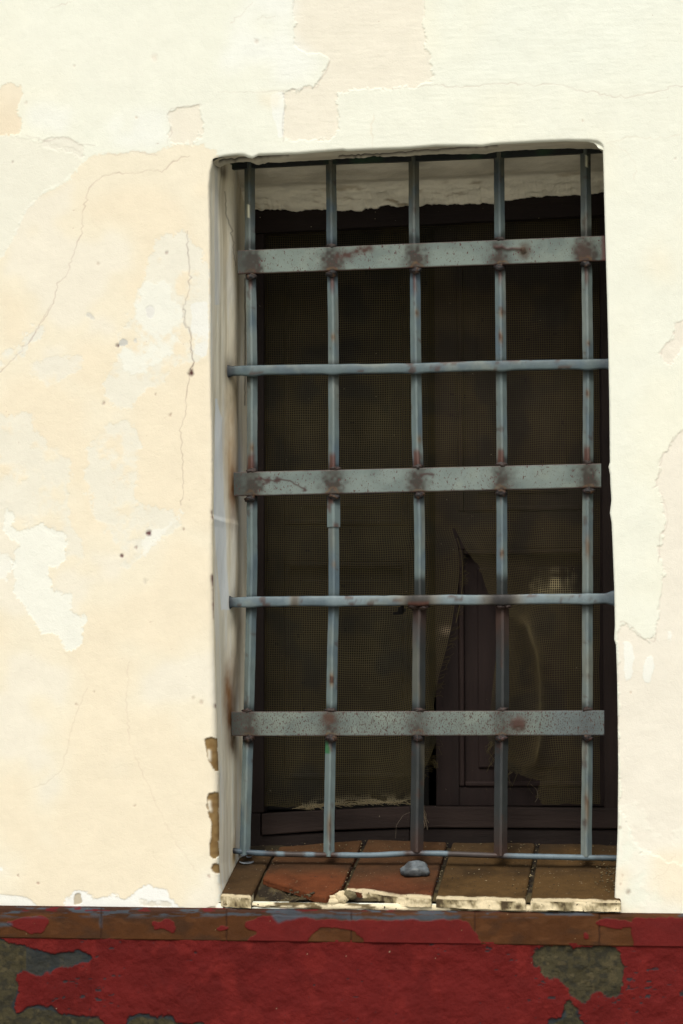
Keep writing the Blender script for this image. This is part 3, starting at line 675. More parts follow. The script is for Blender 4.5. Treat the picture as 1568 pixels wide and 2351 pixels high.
# ---- tiled sill
pf = P(1000, 2058, -0.004); pb = P(1000, 1933, YF)
slope = (pb[2] - pf[2]) / (pb[1] - pf[1])
nS = np.array([0, -slope, 1.0]); nS /= np.linalg.norm(nS)
def T(u, v, dz=0.0): return Pplane(u, v, pf + np.array([0, 0, dz]), nS)
sill = Geo()
def tile(front, back, c, thick=0.019, seed=0, paint=True, nx=170, ny=90, lift=0.0):
    """front / back: surveyed polylines of the two edges (left to right) on the sill plane"""
    def rs(pl_):
        w = T([a for a, b in pl_], [b for a, b in pl_], lift); s = np.concatenate([[0], np.cumsum(np.linalg.norm(np.diff(w, axis=0), axis=1))]); q = np.linspace(0, s[-1], nx)
        return np.stack([np.interp(q, s, w[:, k]) for k in range(3)], 1)
    A = rs(front); B = rs(back)
    tr = np.linspace(0, 1, ny) ** 1.8
    t = tr[:, None, None]
    G = A[None] * (1 - t) + B[None] * t
    uu_, vv_ = UV(G)
    ii = np.minimum(np.arange(nx), nx - 1 - np.arange(nx))[None, :] * np.linalg.norm(A[-1] - A[0]) / nx
    jj = tr[:, None] * 0.33
    e = np.minimum(np.minimum(ii + 0 * jj, jj + 0 * ii), 0.006)
    G[..., 2] += -0.005 * (1 - np.sqrt(1 - (1 - e / 0.006) ** 2)) + 0.003 * fbm(G[..., 0] * 18, G[..., 1] * 18, 600 + seed, 3) + 0.0015 * fbm(G[..., 0] * 90, G[..., 1] * 90, 601 + seed, 3)
    Cc = np.tile(c, (ny, nx, 1))
    Cc = mixc(Cc, c * 0.55, sst(-0.02, 0.25, fbm(G[..., 0] * 14, G[..., 1] * 14, 610 + seed, 4)) * 0.8)
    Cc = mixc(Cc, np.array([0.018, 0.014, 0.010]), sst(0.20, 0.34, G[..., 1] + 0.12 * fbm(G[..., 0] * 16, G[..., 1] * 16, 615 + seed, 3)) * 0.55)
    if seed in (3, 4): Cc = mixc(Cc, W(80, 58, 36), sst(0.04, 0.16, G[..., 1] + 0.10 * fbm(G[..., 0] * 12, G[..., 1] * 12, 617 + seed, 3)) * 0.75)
    Cc = mixc(Cc, np.array([0.012, 0.010, 0.008]), np.exp(-((G[..., 1] - 0.165) / 0.05) ** 2) * np.clip(0.45 + fbm(G[..., 0] * 20, G[..., 1] * 30, 618 + seed, 4), 0, 1) * 0.7)  # shadow band of the bottom rail painted into the tile colour
    # skirt
    G[:, :, 1] += 0.013 * (fbm(G[..., 0] * 30, G[..., 0] * 0 + seed, 619, 5, 0.65) + 0.1) * np.clip(1 - jj / 0.02, 0, 1)
    rim = np.concatenate([G[0], G[1:, -1], G[-1, -2::-1], G[-2:0:-1, 0]]); n = len(rim)
    low = []
    for k, f in enumerate((0.1, 0.25, 0.5, 0.75, 1.0)):
        r = rim.copy(); r[:, 2] -= thick * f; r[:, 1] += 0.004 * fbm(r[:, 0] * 40, r[:, 2] * 60 + r[:, 1] * 30, 620 + seed + k, 3) + 0.001 * f; r[:, 2] += 0.004 * fbm(r[:, 0] * 25, r[:, 1] * 25, 625 + seed, 3) * f; low.append(r)
    base = sill.n
    sk = np.concatenate([rim] + low)
    cs = np.tile(c * 0.8, (len(sk), 1))
    if paint:
        fr = (sk[:, 1] < 0.02)
        pn = fbm(sk[:, 0] * 30, sk[:, 2] * 45, 630 + seed, 5, 0.62)
        cf = mixc(np.tile(W(248, 228, 186), (len(sk), 1)), W(158, 142, 106), sst(-0.10, 0.10, pn)); cf = mixc(cf, W(84, 70, 50), sst(0.09, 0.2, pn))
        cs = np.where(fr[:, None], cf, cs)
        top_front = sst(0.010, 0.002, jj + 0.016 * fbm(G[..., 0] * 45, G[..., 1] * 45, 640 + seed, 4))
        Cc = mixc(Cc, W(225, 205, 165), top_front * 0.9)
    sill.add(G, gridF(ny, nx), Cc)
    i = np.arange(5)[:, None] * n; j = np.arange(n)[None, :]; j2 = (j + 1) % n
    sill.add(sk, np.stack([(i + j).ravel(), (i + n + j).ravel(), (i + n + j2).ravel(), (i + j2).ravel()], 1), cs)
ochre = W(92, 68, 38) ; terra = W(102, 58, 35)
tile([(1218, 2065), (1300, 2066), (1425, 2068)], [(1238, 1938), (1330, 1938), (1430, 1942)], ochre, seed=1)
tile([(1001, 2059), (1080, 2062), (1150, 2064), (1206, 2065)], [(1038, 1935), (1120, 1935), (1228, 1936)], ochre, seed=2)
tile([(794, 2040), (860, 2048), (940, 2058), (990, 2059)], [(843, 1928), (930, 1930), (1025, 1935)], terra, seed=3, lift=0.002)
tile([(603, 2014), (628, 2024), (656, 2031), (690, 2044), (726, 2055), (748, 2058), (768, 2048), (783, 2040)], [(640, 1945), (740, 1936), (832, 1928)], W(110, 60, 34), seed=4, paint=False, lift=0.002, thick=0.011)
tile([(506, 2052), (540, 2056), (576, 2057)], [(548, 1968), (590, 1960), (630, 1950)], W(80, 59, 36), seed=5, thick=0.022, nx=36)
# little broken lump of painted mortar between the two left tiles
for (u_, v_, r, c_) in ((762, 2066, (0.024, 0.008, 0.010), W(240, 220, 178)), (784, 2060, (0.014, 0.010, 0.014), W(228, 208, 166)), (800, 2054, (0.014, 0.010, 0.011), W(130, 118, 88)), (742, 2074, (0.022, 0.008, 0.006), W(240, 220, 178))):
    vb, fb = blob(P(u_, v_, 0.004), r, seed=int(u_), n=24, m=30, amp=0.55); sill.add(vb, fb, c_)
# bed under the tiles
xb = np.linspace(float(xL(1.2)) - 0.01, float(xR(1.2)) + 0.02, 300); yb = np.linspace(0.004, 0.40, 110)
XB, YB = np.meshgrid(xb, yb)
zb_ = pf[2] + slope * (YB - pf[1]) - 0.013 + 0.012 * fbm(XB * 30, YB * 30, 650, 4)
zb_ -= 0.012 * sst(0.10, 0.03, YB) * sst(-0.02, -0.08, XB)
zb_ = np.where(YB < 0.012, np.minimum(zb_, ZB + 0.004), zb_)
cb = np.tile(W(88, 76, 52), XB.shape + (1,)); cb = mixc(cb, W(50, 42, 32), sst(-0.05, 0.15, fbm(XB * 40, YB * 40, 651, 3)))
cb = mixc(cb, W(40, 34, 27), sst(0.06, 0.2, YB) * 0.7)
sill.add(np.stack([XB, YB, zb_], -1), gridF(*XB.shape), cb)
# painted nosing under the tiles
xn = np.linspace(float(P(512, 2080)[0]), float(P(1412, 2080)[0]), 420)
a = np.linspace(-0.5, math.pi, 10)
rn = 0.0072 + 0.006 * fbm(xn * 12, xn * 0, 660, 4)
zc_ = float(P(784, 2081)[2]) + 0.004 * fbm(xn * 5, xn * 0 + 9, 661, 3)
VN = np.stack([np.tile(xn, (10, 1)), 0.002 - np.sin(a)[:, None] * rn * 0.75, zc_ + np.cos(a)[:, None] * rn], -1)
VN += 0.002 * fbm(VN[..., 0] * 60, VN[..., 2] * 200, 662, 3)[..., None]
cn = np.tile(W(250, 232, 192), (10, len(xn), 1)); cn = mixc(cn, W(120, 104, 74), sst(0.05, 0.16, fbm(VN[..., 0] * 25, VN[..., 2] * 90, 663, 4)))
sill.add(VN, gridF(10, len(xn), flip=True), cn)
so = sill.build('window_sill', M_tile, house)
so['label'] = 'worn terracotta tiled sill with one broken tile'

# ================================================================== 2. iron grille
grille = thing('window_grille', 'rusty blue-grey iron grille of upright and flat bars set in the window recess', 'window grille')
YG = 0.165
steel = W(110, 123, 120)
rust = W(74, 46, 33); soot = W(28, 26, 24); primer = W(92, 54, 42); dirt = W(116, 106, 84)
BARS = [[(573, 372), (574, 560), (577, 700), (579, 845), (579, 1000), (578.5, 1150), (579, 1300), (577, 1400), (572, 1600), (567, 1780), (562, 1962)],
        [(760, 366), (762, 560), (765, 700), (766, 845), (766, 1000), (766, 1200), (767, 1378), (763, 1500), (761, 1640), (758, 1760), (755, 1966)],
        [(950, 358), (951, 550), (953, 640), (955, 845), (957, 1000), (961, 1090), (963, 1200), (964, 1375), (961.5, 1500), (961, 1640), (959, 1760), (957, 1956)],
        [(1145, 350), (1147, 550), (1149, 700), (1150, 845), (1152, 1000), (1152, 1200), (1152.5, 1375), (1154, 1500), (1153, 1640), (1150, 1760), (1149, 1964)],
        [(1344, 338), (1346, 540), (1348, 700), (1350, 845), (1350, 1060), (1349, 1200), (1349, 1378), (1348.5, 1600), (1348, 1760), (1346, 1966)]]
FLAT = [[(545, 575), (1388, 541), (1391, 598), (546, 629)], [(536, 1084), (1380, 1064), (1380, 1119), (537, 1139)], [(531, 1634), (1387, 1631), (1387, 1688), (532, 1690)]]
def flat_edges(k, u):
    (a, b, c, d) = FLAT[k]
    return np.interp(u, [a[0], b[0]], [a[1], b[1]]), np.interp(u, [d[0], c[0]], [d[1], c[1]])
RODS = [[(516, 853), (560, 850.5), (600, 849.5), (680, 849), (765, 847), (860, 847), (955, 845), (1050, 842), (1150, 839), (1250, 838), (1350, 836), (1402, 836)],
        [(528, 1383), (575, 1382), (660, 1380), (765, 1380), (860, 1379), (962, 1378), (1060, 1377), (1152, 1377), (1250, 1375), (1350, 1375), (1416, 1373)]]
for k, b in enumerate(BARS):
    w = P([p[0] for p in b], [p[1] for p in b], YG)
    path = resample(w, 0.004)
    n = len(path)
    zq = path[:, 2]
    path[:, 0] += 0.0012 * fbm(zq * 9, zq * 0 + k, 700 + k, 3); path[:, 1] += 0.0015 * fbm(zq * 8, zq * 0 + k, 720 + k, 3)
    u, v = UV(path)
    half = np.full(n, 0.0148)
    if k in (2, 3): half = half + 0.0032 * sst(1380, 1384, v)
    if k == 4: half = half * 0.99
    wob = 1 + 0.06 * fbm(zq * 40, zq * 0, 740 + k, 3)
    bev = 0.16; r0 = rng.random() * 0.06
    base8 = []
    for q in range(4):
        an = math.pi / 2 * q + (0.10 if k != 4 else 0.04); an2 = an + math.pi / 2
        A0 = np.array([math.cos(an), math.sin(an)]); A1 = np.array([math.cos(an2), math.sin(an2)])
        base8 += [A0 * (1 - bev) + A1 * bev, A0 * 0.5 + A1 * 0.5, A0 * bev + A1 * (1 - bev)]
    base8 = np.array(base8)
    V, F = sweep(path, lambda i, n_: base8 * half[i] * wob[i])
    m = len(base8)
    vvx = np.repeat(v, m); uux, _ = UV(V)
    C = np.tile(steel, (len(V), 1))
    C = mixc(C, W(86, 102, 112), sst(-0.05, 0.2, fbm(V[:, 0] * 30, V[:, 2] * 12, 750 + k, 4)) * 0.7)
    C = mixc(C, W(132, 140, 134), sst(0.05, 0.2, fbm(V[:, 0] * 20, V[:, 2] * 8, 760 + k, 4)) * 0.6)
    ru = np.zeros(len(V)); so_ = np.zeros(len(V)); pr_ = np.zeros(len(V))
    # lintel shade painted into the bar tops, plus patchy tan grime
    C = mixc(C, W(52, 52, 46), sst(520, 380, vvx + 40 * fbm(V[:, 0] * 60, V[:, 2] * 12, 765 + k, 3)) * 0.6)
    C = mixc(C, W(120, 112, 86), sst(560, 440, vvx) * sst(-0.1, 0.2, fbm(V[:, 0] * 60, V[:, 2] * 25, 770 + k, 3)) * 0.55)
    nz_ = fbm(V[:, 0] * 70, V[:, 2] * 26, 780 + k, 3)
    for j in range(3):
        t_, b_ = flat_edges(j, np.interp(vvx, v[::-1], u[::-1]) if False else uux)
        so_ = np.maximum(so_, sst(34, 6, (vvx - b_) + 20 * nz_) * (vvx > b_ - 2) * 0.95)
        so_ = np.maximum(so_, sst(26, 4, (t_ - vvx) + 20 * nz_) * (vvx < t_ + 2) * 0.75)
        run = np.array([70, 40, 45])[j] * (0.7 + 0.6 * ((k * 7 + j * 3) % 5) / 5)
        off = (uux - np.interp(vvx, [p[1] for p in b], [p[0] for p in b]))
        pr_ = np.maximum(pr_, sst(4.5, 2.0, abs(off + 1 + 4 * nz_)) * sst(run, run * 0.5, vvx - b_) * (vvx > b_ + 4) * (0.8 if j == 0 else 0.35))
        pr_ = np.maximum(pr_, sst(10, 6, abs(off + 3 + 5 * nz_)) * sst(45, 30, t_ - vvx + 14 * nz_) * (vvx < t_) * (0.85 if j == 1 else 0.0))
    for rr_ in range(2):
        vr = np.interp(uux, [p[0] for p in RODS[rr_]], [p[1] for p in RODS[rr_]])
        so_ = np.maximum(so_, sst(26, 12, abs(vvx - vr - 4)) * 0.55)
    ru = np.maximum(ru, sst(0.2, 0.3, fbm(V[:, 0] * 70, V[:, 2] * 40, 790 + k, 4)) * 0.6)
    if k in (2, 3):
        ru = np.maximum(ru, sst(130, 0, vvx - 1390 + 110 * nz_) * (vvx > 1375) * 0.8)
        so_ = np.maximum(so_, sst(1310, 1335, vvx + 22 * nz_) * sst(1420, 1390, vvx) * 0.85)
        C = mixc(C, W(42, 43, 42), sst(1385, 1400, vvx) * 0.93)
        ru = np.maximum(ru, sst(1860, 1960, vvx + 60 * nz_) * 0.75)
        if k == 2:
            C = mixc(C, W(88, 98, 97), sst(1400, 1460, vvx) * sst(1760, 1600, vvx) * (V[:, 0] < np.repeat(path[:, 0], m)) * 0.85)  # light from the left painted as a paler left face
    if k == 4:
        spk = sst(0.70, 0.9, vn(V[:, 0] * 30, V[:, 2] * 70, 795)) * np.exp(-((uux - np.interp(vvx, v[::-1], u[::-1])) / 4.0) ** 2)
        ru = np.maximum(ru, spk * 0.85); C = mixc(C, W(138, 140, 126), 0.35 * (uux < np.interp(vvx, v[::-1], u[::-1])))  # rust specks; left half paler, its lit side painted in
    if k == 1:
        C = mixc(C, W(40, 110, 60), ((vvx > 1694) & (vvx < 1728) & (uux < 756)) * 0.8)
        ru = np.maximum(ru, ((abs(uux - 757) < 4 + 4 * nz_) & (vvx > 1780)) * sst(0.0, 0.1, nz_) * 0.8)
    for (cu, cv, rv) in ((765, 776, 9), (1151, 720, 10), (1149, 775, 14), (1152, 1272, 10), (767, 1296, 8), (957, 720, 9), (1350, 790, 7), (1349, 1255, 26), (1347, 1850, 40), (578, 1030, 12), (963, 1010, 8), (1349, 905, 8), (756, 1900, 30), (761, 1560, 14)):
        dd = ((uux - cu + 3 * nz_) / 4.5) ** 2 + ((vvx - cv) / rv) ** 2 + 2.2 * nz_
        C = mixc(C, W(128, 98, 60), np.clip(np.exp(-dd), 0, 1) * 0.8); C = mixc(C, W(70, 42, 30), np.clip(np.exp(-dd * 5), 0, 1) * 0.9)
    C = mixc(C, dirt, sst(0.05, 0.2, fbm(V[:, 0] * 25, V[:, 2] * 6, 799 + k, 3)) * 0.35)
    C = mixc(C, soot, so_); C = mixc(C, rust, ru * 0.85); C = mixc(C, primer, pr_)
    if k in (0, 4):                                # drip of cream paint
        cu_, cv_ = ((571, 487), (1346, 372))[k // 4]
        dr = np.hypot((uux - cu_) / 3.2, (vvx - cv_) / 14.0); C = mixc(C, W(255, 250, 215), (dr < 1) * 1.0 * (V[:, 1] < np.repeat(path[:, 1], m)))
    g = Geo(); g.add(V, F, C)
    ob = g.build('upright_bar', M_iron, grille, smooth=False)
    if k == 1:
        pp = path[(v > 1138) & (v < 1211)]
        Vs, Fs = sweep(pp, lambda i, n_: base8 * 0.0182 * (1.06 if i < 2 else 1.0))
        Cs = np.tile(steel * 1.05, (len(Vs), 1)); _, vs_ = UV(Vs)
        Cs = mixc(Cs, soot, sst(1165, 1145, vs_) * 0.85); Cs = mixc(Cs, primer, sst(0.1, 0.2, fbm(Vs[:, 0] * 80, Vs[:, 2] * 20, 801, 3)) * 0.7)
        g = Geo(); g.add(Vs, Fs, Cs); s_ = g.build('sleeve', M_iron, ob, smooth=False)
    if k == 0: ob['label'] = 'leftmost upright bar, close against the reveal'
    if k in (2, 3): ob['label'] = ('middle' if k == 2 else 'fourth') + ' upright bar, thicker and rust-brown in its lower half'

# flat bars with welds
BOX = 0.004
fcol = [W(122, 134, 124), W(122, 133, 125), W(110, 119, 110)]
for j in range(3):
    q = FLAT[j]; A = np.array([P(u, v, YG - 0.019) for u, v in q])
    nx, nz = 420, 34
    s = np.linspace(0, 1, nx)[None, :, None]; t = np.linspace(0, 1, nz)[:, None, None]
    G = (A[3] * (1 - s) + A[2] * s) * (1 - t) + (A[0] * (1 - s) + A[1] * s) * t
    G[..., 1] += 0.0025 * fbm(G[..., 0] * 5, G[..., 2] * 5, 810 + j, 3)
    e = np.minimum(np.arange(nz), nz - 1 - np.arange(nz))[:, None]; G[..., 1] += np.where(e < 1, 0.0010, 0)
    u, v = UV(G)
    C = np.tile(fcol[j], u.shape + (1,))
    C = mixc(C, W(102, 114, 108), sst(-0.1, 0.25, fbm(u / 60, v / 40, 820 + j, 4)) * 0.7)
    C = mixc(C, W(134, 143, 130), sst(0.05, 0.25, fbm(u / 40, v / 40, 825 + j, 4)) * 0.5)
    t_, b_ = flat_edges(j, u)
    welds = []
    for k, b in enumerate(BARS):
        ub = np.interp((t_.mean() + b_.mean()) / 2, [p[1] for p in b], [p[0] for p in b])
        tb, bb = [float(x) for x in flat_edges(j, ub)]
        str_ = (0.95, 0.9, 0.85, 0.8, 0.95)[k] * (1, 0.85, 0.6)[j]
        nn = fbm(u / 14, v / 14, 830 + j * 5 + k, 3)
        C = mixc(C, W(54, 51, 43), np.clip(1.5 * np.exp(-((u - ub + 26 * nn + rng.normal(0, 3)) / (22 + 5 * rng.random())) ** 2 - ((v - bb + 18 + 14 * nn) / (34 + 12 * rng.random())) ** 2) * str_ * (0.55 + 0.8 * vn(u / 7, v / 7, 836 + k)), 0, 1))
        C = mixc(C, W(62, 48, 36), np.exp(-((u - ub) / 17) ** 2 - ((v - bb + 4) / 16) ** 2 + nn) * str_ * 0.8)
        C = mixc(C, W(112, 82, 44), sst(4, 1.5, abs(np.hypot((u - ub + rng.normal(0, 3)), (v - bb - 3) * rng.uniform(0.9, 1.4)) - 13 - 16 * nn)) * (0.25 + 0.45 * vn(u / 6, v / 6, 837 + k)) * rng.uniform(0.5, 1.1))
        if j != 0: C = mixc(C, W(58, 52, 43), np.exp(-((u - ub + 6 * nn) / 18) ** 2 - ((v - tb) / 20) ** 2) * str_ * 0.8)
        welds.append((ub, tb, bb))
    C = mixc(C, W(52, 52, 46), sst(66, 0, u - q[0][0] + 14 * fbm(u / 10, v / 10, 840 + j, 3)) * 0.85)  # shade of the left reveal painted on the bar's left end
    C = mixc(C, W(74, 42, 33), sst(0.10, 0.0, np.minimum((v - t_), (b_ - v)) / 30 + 0.06 * fbm(u / 14, v / 14, 845, 3)) * 0.75)
    # old welds, scratches and rust scabs
    if j == 0:
        d = line_dist(u, v, [(775, 590), (800, 588), (822, 575), (850, 570)], jit=2, seed=1, reach=30); C = mixc(C, W(70, 44, 34), np.clip(np.exp(-(d / 9) ** 2 + 1.6 * fbm(u / 9, v / 9, 850, 3)) * 0.85, 0, 1))
        d = line_dist(u, v, [(1137, 568), (1160, 571), (1185, 572), (1200, 574)], jit=1.5, seed=2); C = mixc(C, W(66, 38, 30), np.exp(-(d / 4) ** 2) * 0.9); G[..., 1] -= 0.003 * np.exp(-(d / 4) ** 2)
        d = np.hypot(u - 1204, (v - 576) * 0.85) + 10 * fbm(u / 8, v / 8, 851, 3); C = mixc(C, W(70, 52, 36), sst(26, 4, d) * 0.9); G[..., 1] -= 0.004 * sst(9, 2, d)
        d = np.hypot(u - 1335, v - 575) + 14 * fbm(u / 9, v / 9, 852, 3); C = mixc(C, W(64, 46, 35), sst(34, 8, d) * 0.75)
        C = mixc(C, W(100, 50, 46), sst(1376, 1386, u + 5 * fbm(u / 5, v / 5, 853, 3)) * 0.8)
    if j == 1:
        for (cu, cv, r) in ((615, 1103, 10), (637, 1101, 9), (597, 1100, 6), (700, 1124, 7), (605, 1112, 5)):
            d = np.hypot(u - cu, v - cv) + 8 * fbm(u / 6, v / 6, 854, 3); C = mixc(C, W(62, 38, 33), sst(r + 2, r * 0.3, d) * 0.9)
        d = line_dist(u, v, [(590, 1100), (615, 1103), (640, 1101), (665, 1104), (690, 1118), (702, 1126)], jit=1, seed=3); C = mixc(C, W(62, 38, 33), np.exp(-(d / 1.8) ** 2) * 0.9)
        d = line_dist(u, v, [(968, 1091), (980, 1087), (995, 1090)], jit=1, seed=4); C = mixc(C, W(62, 38, 33), np.exp(-(d / 3) ** 2) * 0.9)
        d = line_dist(u, v, [(1366, 1085), (1376, 1119)], jit=.5, seed=5); C = mixc(C, W(90, 88, 78), np.exp(-(d / 1.5) ** 2) * 0.6)
    if j == 2:
        d = np.hypot((u - 1192) * 0.8, v - 1661) + 14 * fbm(u / 10, v / 10, 855, 3); C = mixc(C, W(72, 46, 34), sst(26, 6, d) * 0.95); G[..., 1] -= 0.0025 * sst(20, 4, d)
        d = np.hypot((u - 755) * 0.8, v - 1650) + 10 * fbm(u / 8, v / 8, 856, 3); C = mixc(C, W(78, 52, 36), sst(20, 5, d) * 0.9)
        C = mixc(C, W(96, 108, 110), sst(1230, 1290, u) * 0.6)
    back = G.copy(); back[..., 1] += 0.006
    g = Geo(); g.add(G, gridF(nz, nx), C)
    g.add(back, gridF(nz, nx, flip=True), C * 0.8)
    for (a0, a1) in ((G[0], back[0]), (back[-1], G[-1])):
        g.add(np.stack([a1, a0]), gridF(2, nx), np.tile(W(92, 60, 46), (2 * nx, 1)))
    for (a0, a1) in ((G[:, 0], back[:, 0]), (back[:, -1], G[:, -1])):
        g.add(np.stack([a0, a1]), gridF(2, nz), np.tile(W(80, 66, 56), (2 * nz, 1)))
    ends = np.concatenate([G[0], G[-1]])
    for k, (ub, tb, bb) in enumerate(welds):
        c = P(ub + rng.normal(0, 2), bb + 7, YG - 0.018); vb, fb = blob(c, (0.0115, 0.0055, 0.0075), seed=k + 7 * j, n=18, m=22, amp=0.75)
        cb_ = np.tile(W(34, 32, 31), (len(vb), 1)); cb_ = mixc(cb_, W(84, 60, 38), sst(0.08, 0.2, fbm(vb[:, 0] * 140, vb[:, 2] * 140, k, 3)) * 0.8); g.add(vb, fb, cb_)
        if j != 0 or k in (1, 3):
            c = P(ub + rng.normal(0, 3), tb - 2, YG - 0.016); vb, fb = blob(c, (0.0115, 0.005, 0.0052), seed=k + 9 * j + 3, n=18, m=22, amp=0.75)
            cb_ = np.tile(W(64, 58, 54), (len(vb), 1)); cb_ = mixc(cb_, W(52, 38, 31), (fbm(vb[:, 0] * 140, vb[:, 2] * 140, k + 50, 3) > 0.0) * 0.8); g.add(vb, fb, cb_)
    ob = g.build('flat_bar', M_flat_worn if j == 2 else M_flat, grille, smooth=True)
    ob['label'] = ('top flat bar with scorched weld marks', 'middle flat bar with two dark rust scabs at its left', 'bottom flat bar thickly speckled with rust')[j]

# forged horizontal rods, passing in front of the uprights
for r_ in range(2):
    w = P([p[0] for p in RODS[r_]], [p[1] for p in RODS[r_]], YG - 0.020)
    path = resample(w, 0.004); n = len(path)
    u, v = UV(path)
    bul = np.zeros(n)
    for k, b in enumerate(BARS):
        ub = np.interp(v, [p[1] for p in b], [p[0] for p in b]); bul += np.exp(-((u - ub) / 17) ** 2)
    path[:, 1] -= 0.004 * bul; path[:, 2] -= 0.0022 * bul * (1 if r_ == 0 else 0.3)
    path[:, 2] += 0.0012 * fbm(path[:, 0] * 20, path[:, 0] * 0, 860 + r_, 3)
    hz = 0.0118 + 0.0015 * bul + 0.0008 * fbm(path[:, 0] * 30, path[:, 0] * 0, 862 + r_, 3) + 0.006 * sst(1388, 1412, u) + 0.005 * sst(534, 518 + 8 * r_, u)
    prf = []
    for an in np.linspace(0, 2 * math.pi, 16, endpoint=False):
        c_, s_ = math.cos(an), math.sin(an); ex = 0.55
        prf.append((math.copysign(abs(c_) ** ex, c_), math.copysign(abs(s_) ** ex, s_) * 0.62))
    prf = np.array(prf)
    V, F = sweep(path, lambda i, n_: prf * hz[i])
    uu_, vv_ = UV(V)
    C = np.tile(W(98, 112, 112) if r_ == 0 else W(120, 134, 136), (len(V), 1))
    C = mixc(C, W(82, 97, 104), sst(-0.05, 0.2, fbm(V[:, 0] * 14, V[:, 2] * 40, 870 + r_, 4)) * 0.7)
    C = mixc(C, W(126, 132, 122), sst(0.06, 0.22, fbm(V[:, 0] * 16, V[:, 2] * 30, 872 + r_, 4)) * 0.6)
    nn = fbm(V[:, 0] * 40, V[:, 2] * 40, 874 + r_, 3)
    C = mixc(C, rust, sst(0.18, 0.26, fbm(V[:, 0] * 35, V[:, 2] * 60, 876 + r_, 3)) * 0.7)
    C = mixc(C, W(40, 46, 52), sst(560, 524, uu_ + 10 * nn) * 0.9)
    C = mixc(C, W(78, 88, 96), sst(1360, 1385, uu_) * 0.7)
    if r_ == 1:
        for (cu, wd, s_) in ((962, 34, 0.9), (1152, 36, 1.0), (676, 8, 0.5)):
            C = mixc(C, W(124, 108, 82), np.exp(-((uu_ - cu) / (wd * 1.4)) ** 4) * 0.7)
            C = mixc(C, W(46, 44, 42), np.clip(np.exp(-((uu_ - cu + 14 * nn) / wd) ** 4) * s_, 0, 1))
        C = mixc(C, W(84, 46, 34), ((abs(uu_ - 960) < 24) & (vv_ > 1382 + 8 * nn)) * 0.8)
    g = Geo(); g.add(V, F, C)
    if r_ == 1:
        for (cu, cv, s_) in ((950, 1392, 1), (972, 1394, 2), (1150, 1392, 3), (1165, 1391, 4)):
            vb, fb = blob(P(cu, cv, YG - 0.02), (0.011, 0.006, 0.006), seed=s_, n=16, m=20, amp=0.75); g.add(vb, fb, np.tile(W(52, 38, 32), (len(vb), 1)))
    ob = g.build('cross_rod', M_iron, grille)
    ob['label'] = ('upper forged rod, plain blue-grey', 'lower forged rod with two burnt weld joints')[r_]

# bottom and top rails
w = P(*np.array([(533, 1953), (560, 1957), (640, 1961), (755, 1963), (860, 1964), (930, 1959), (1000, 1959), (1100, 1963), (1160, 1965), (1300, 1968), (1350, 1969), (1420, 1970)]).T, YG - 0.004)
path = resample(w, 0.004); rr_ = 0.0066 + 0.001 * fbm(path[:, 0] * 40, path[:, 0] * 0, 880, 3)
cir = np.array([(math.cos(a), math.sin(a)) for a in np.linspace(0, 2 * math.pi, 14, endpoint=False)])
V, F = sweep(path, lambda i, n_: cir * rr_[i])
C = np.tile(W(112, 128, 134), (len(V), 1))
C = mixc(C, W(66, 50, 40), sst(0.02, 0.12, fbm(V[:, 0] * 16, V[:, 2] * 5, 881, 4)) * 0.9)
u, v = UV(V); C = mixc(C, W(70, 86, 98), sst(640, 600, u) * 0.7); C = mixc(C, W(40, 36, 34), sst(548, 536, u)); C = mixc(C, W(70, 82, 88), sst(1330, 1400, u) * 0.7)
for b in BARS[1:4]: C = mixc(C, rust * 0.8, np.exp(-((u - b[-1][0]) / 22) ** 2) * 0.85)
g = Geo(); g.add(V, F, C); g.build('bottom_rail', M_iron, grille)
w = P(*np.array([(505, 386), (561, 380), (741, 371), (940, 364), (1133, 356), (1331, 346), (1392, 343)]).T, YG - 0.004)
path = resample(w, 0.01); sq = np.array([(-1, -0.8), (1, -0.8), (1, 0.8), (-1, 0.8)]) * 0.0075
V, F = sweep(path, lambda i, n_: sq)
C = np.tile(W(40, 43, 41), (len(V), 1)); C = mixc(C, W(50, 74, 52), sst(0.1, 0.2, fbm(V[:, 0] * 8, V[:, 2] * 8, 883, 3)))
g = Geo(); g.add(V, F, C); g.build('top_rail', M_iron, grille, smooth=False)

# ================================================================== 3. wooden window
window = thing('wooden_window', 'dark brown wooden window with panelled shutters deep in the wall behind the grille', 'window')
wood = S(28, 21, 18) * 1.0
wood2 = S(50, 37, 33)
g = Geo(); slab(g, [(560, 478), (1420, 436), (1420, 492), (560, 537)], YF, YF + 0.06, wood * 0.9)
g.build('frame_head', M_wood, window, smooth=False, bevel=0.002)
g = Geo(); slab(g, [(560, 538), (606, 536), (606, 1866), (560, 1868)], YF + 0.004, YF + 0.06, wood * 0.95); slab(g, [(560, 1869), (598, 1867), (598, 1950), (560, 1950)], YF + 0.004, YF + 0.06, wood * 0.95)
g.build('frame_jamb', M_wood_up, window, smooth=False, bevel=0.003)
g = Geo(); slab(g, [(1377, 495), (1450, 492), (1450, 1862), (1387, 1862)], YF + 0.004, YF + 0.06, wood * 1.1)
g.build('frame_jamb', M_wood_up, window, smooth=False, bevel=0.003)
g = Geo(); slab(g, [(600, 1868), (768, 1859), (768, 1906), (600, 1918)], YF - 0.002, YF + 0.06, wood * 1.25)
slab(g, [(768.3, 1859), (942, 1851), (942, 1900), (768.3, 1906)], YF - 0.002, YF + 0.06, wood * 1.25)
slab(g, [(942.3, 1851), (1430, 1856), (1430, 1903), (942.3, 1900)], YF - 0.002, YF + 0.06, wood * 1.25)
g.build('bottom_rail', M_wood, window, smooth=False, bevel=0.003)
g = Geo(); slab(g, [(560, 1920), (940, 1902), (940, 1950), (560, 1975)], YF + 0.006, YF + 0.06, wood * 0.8)
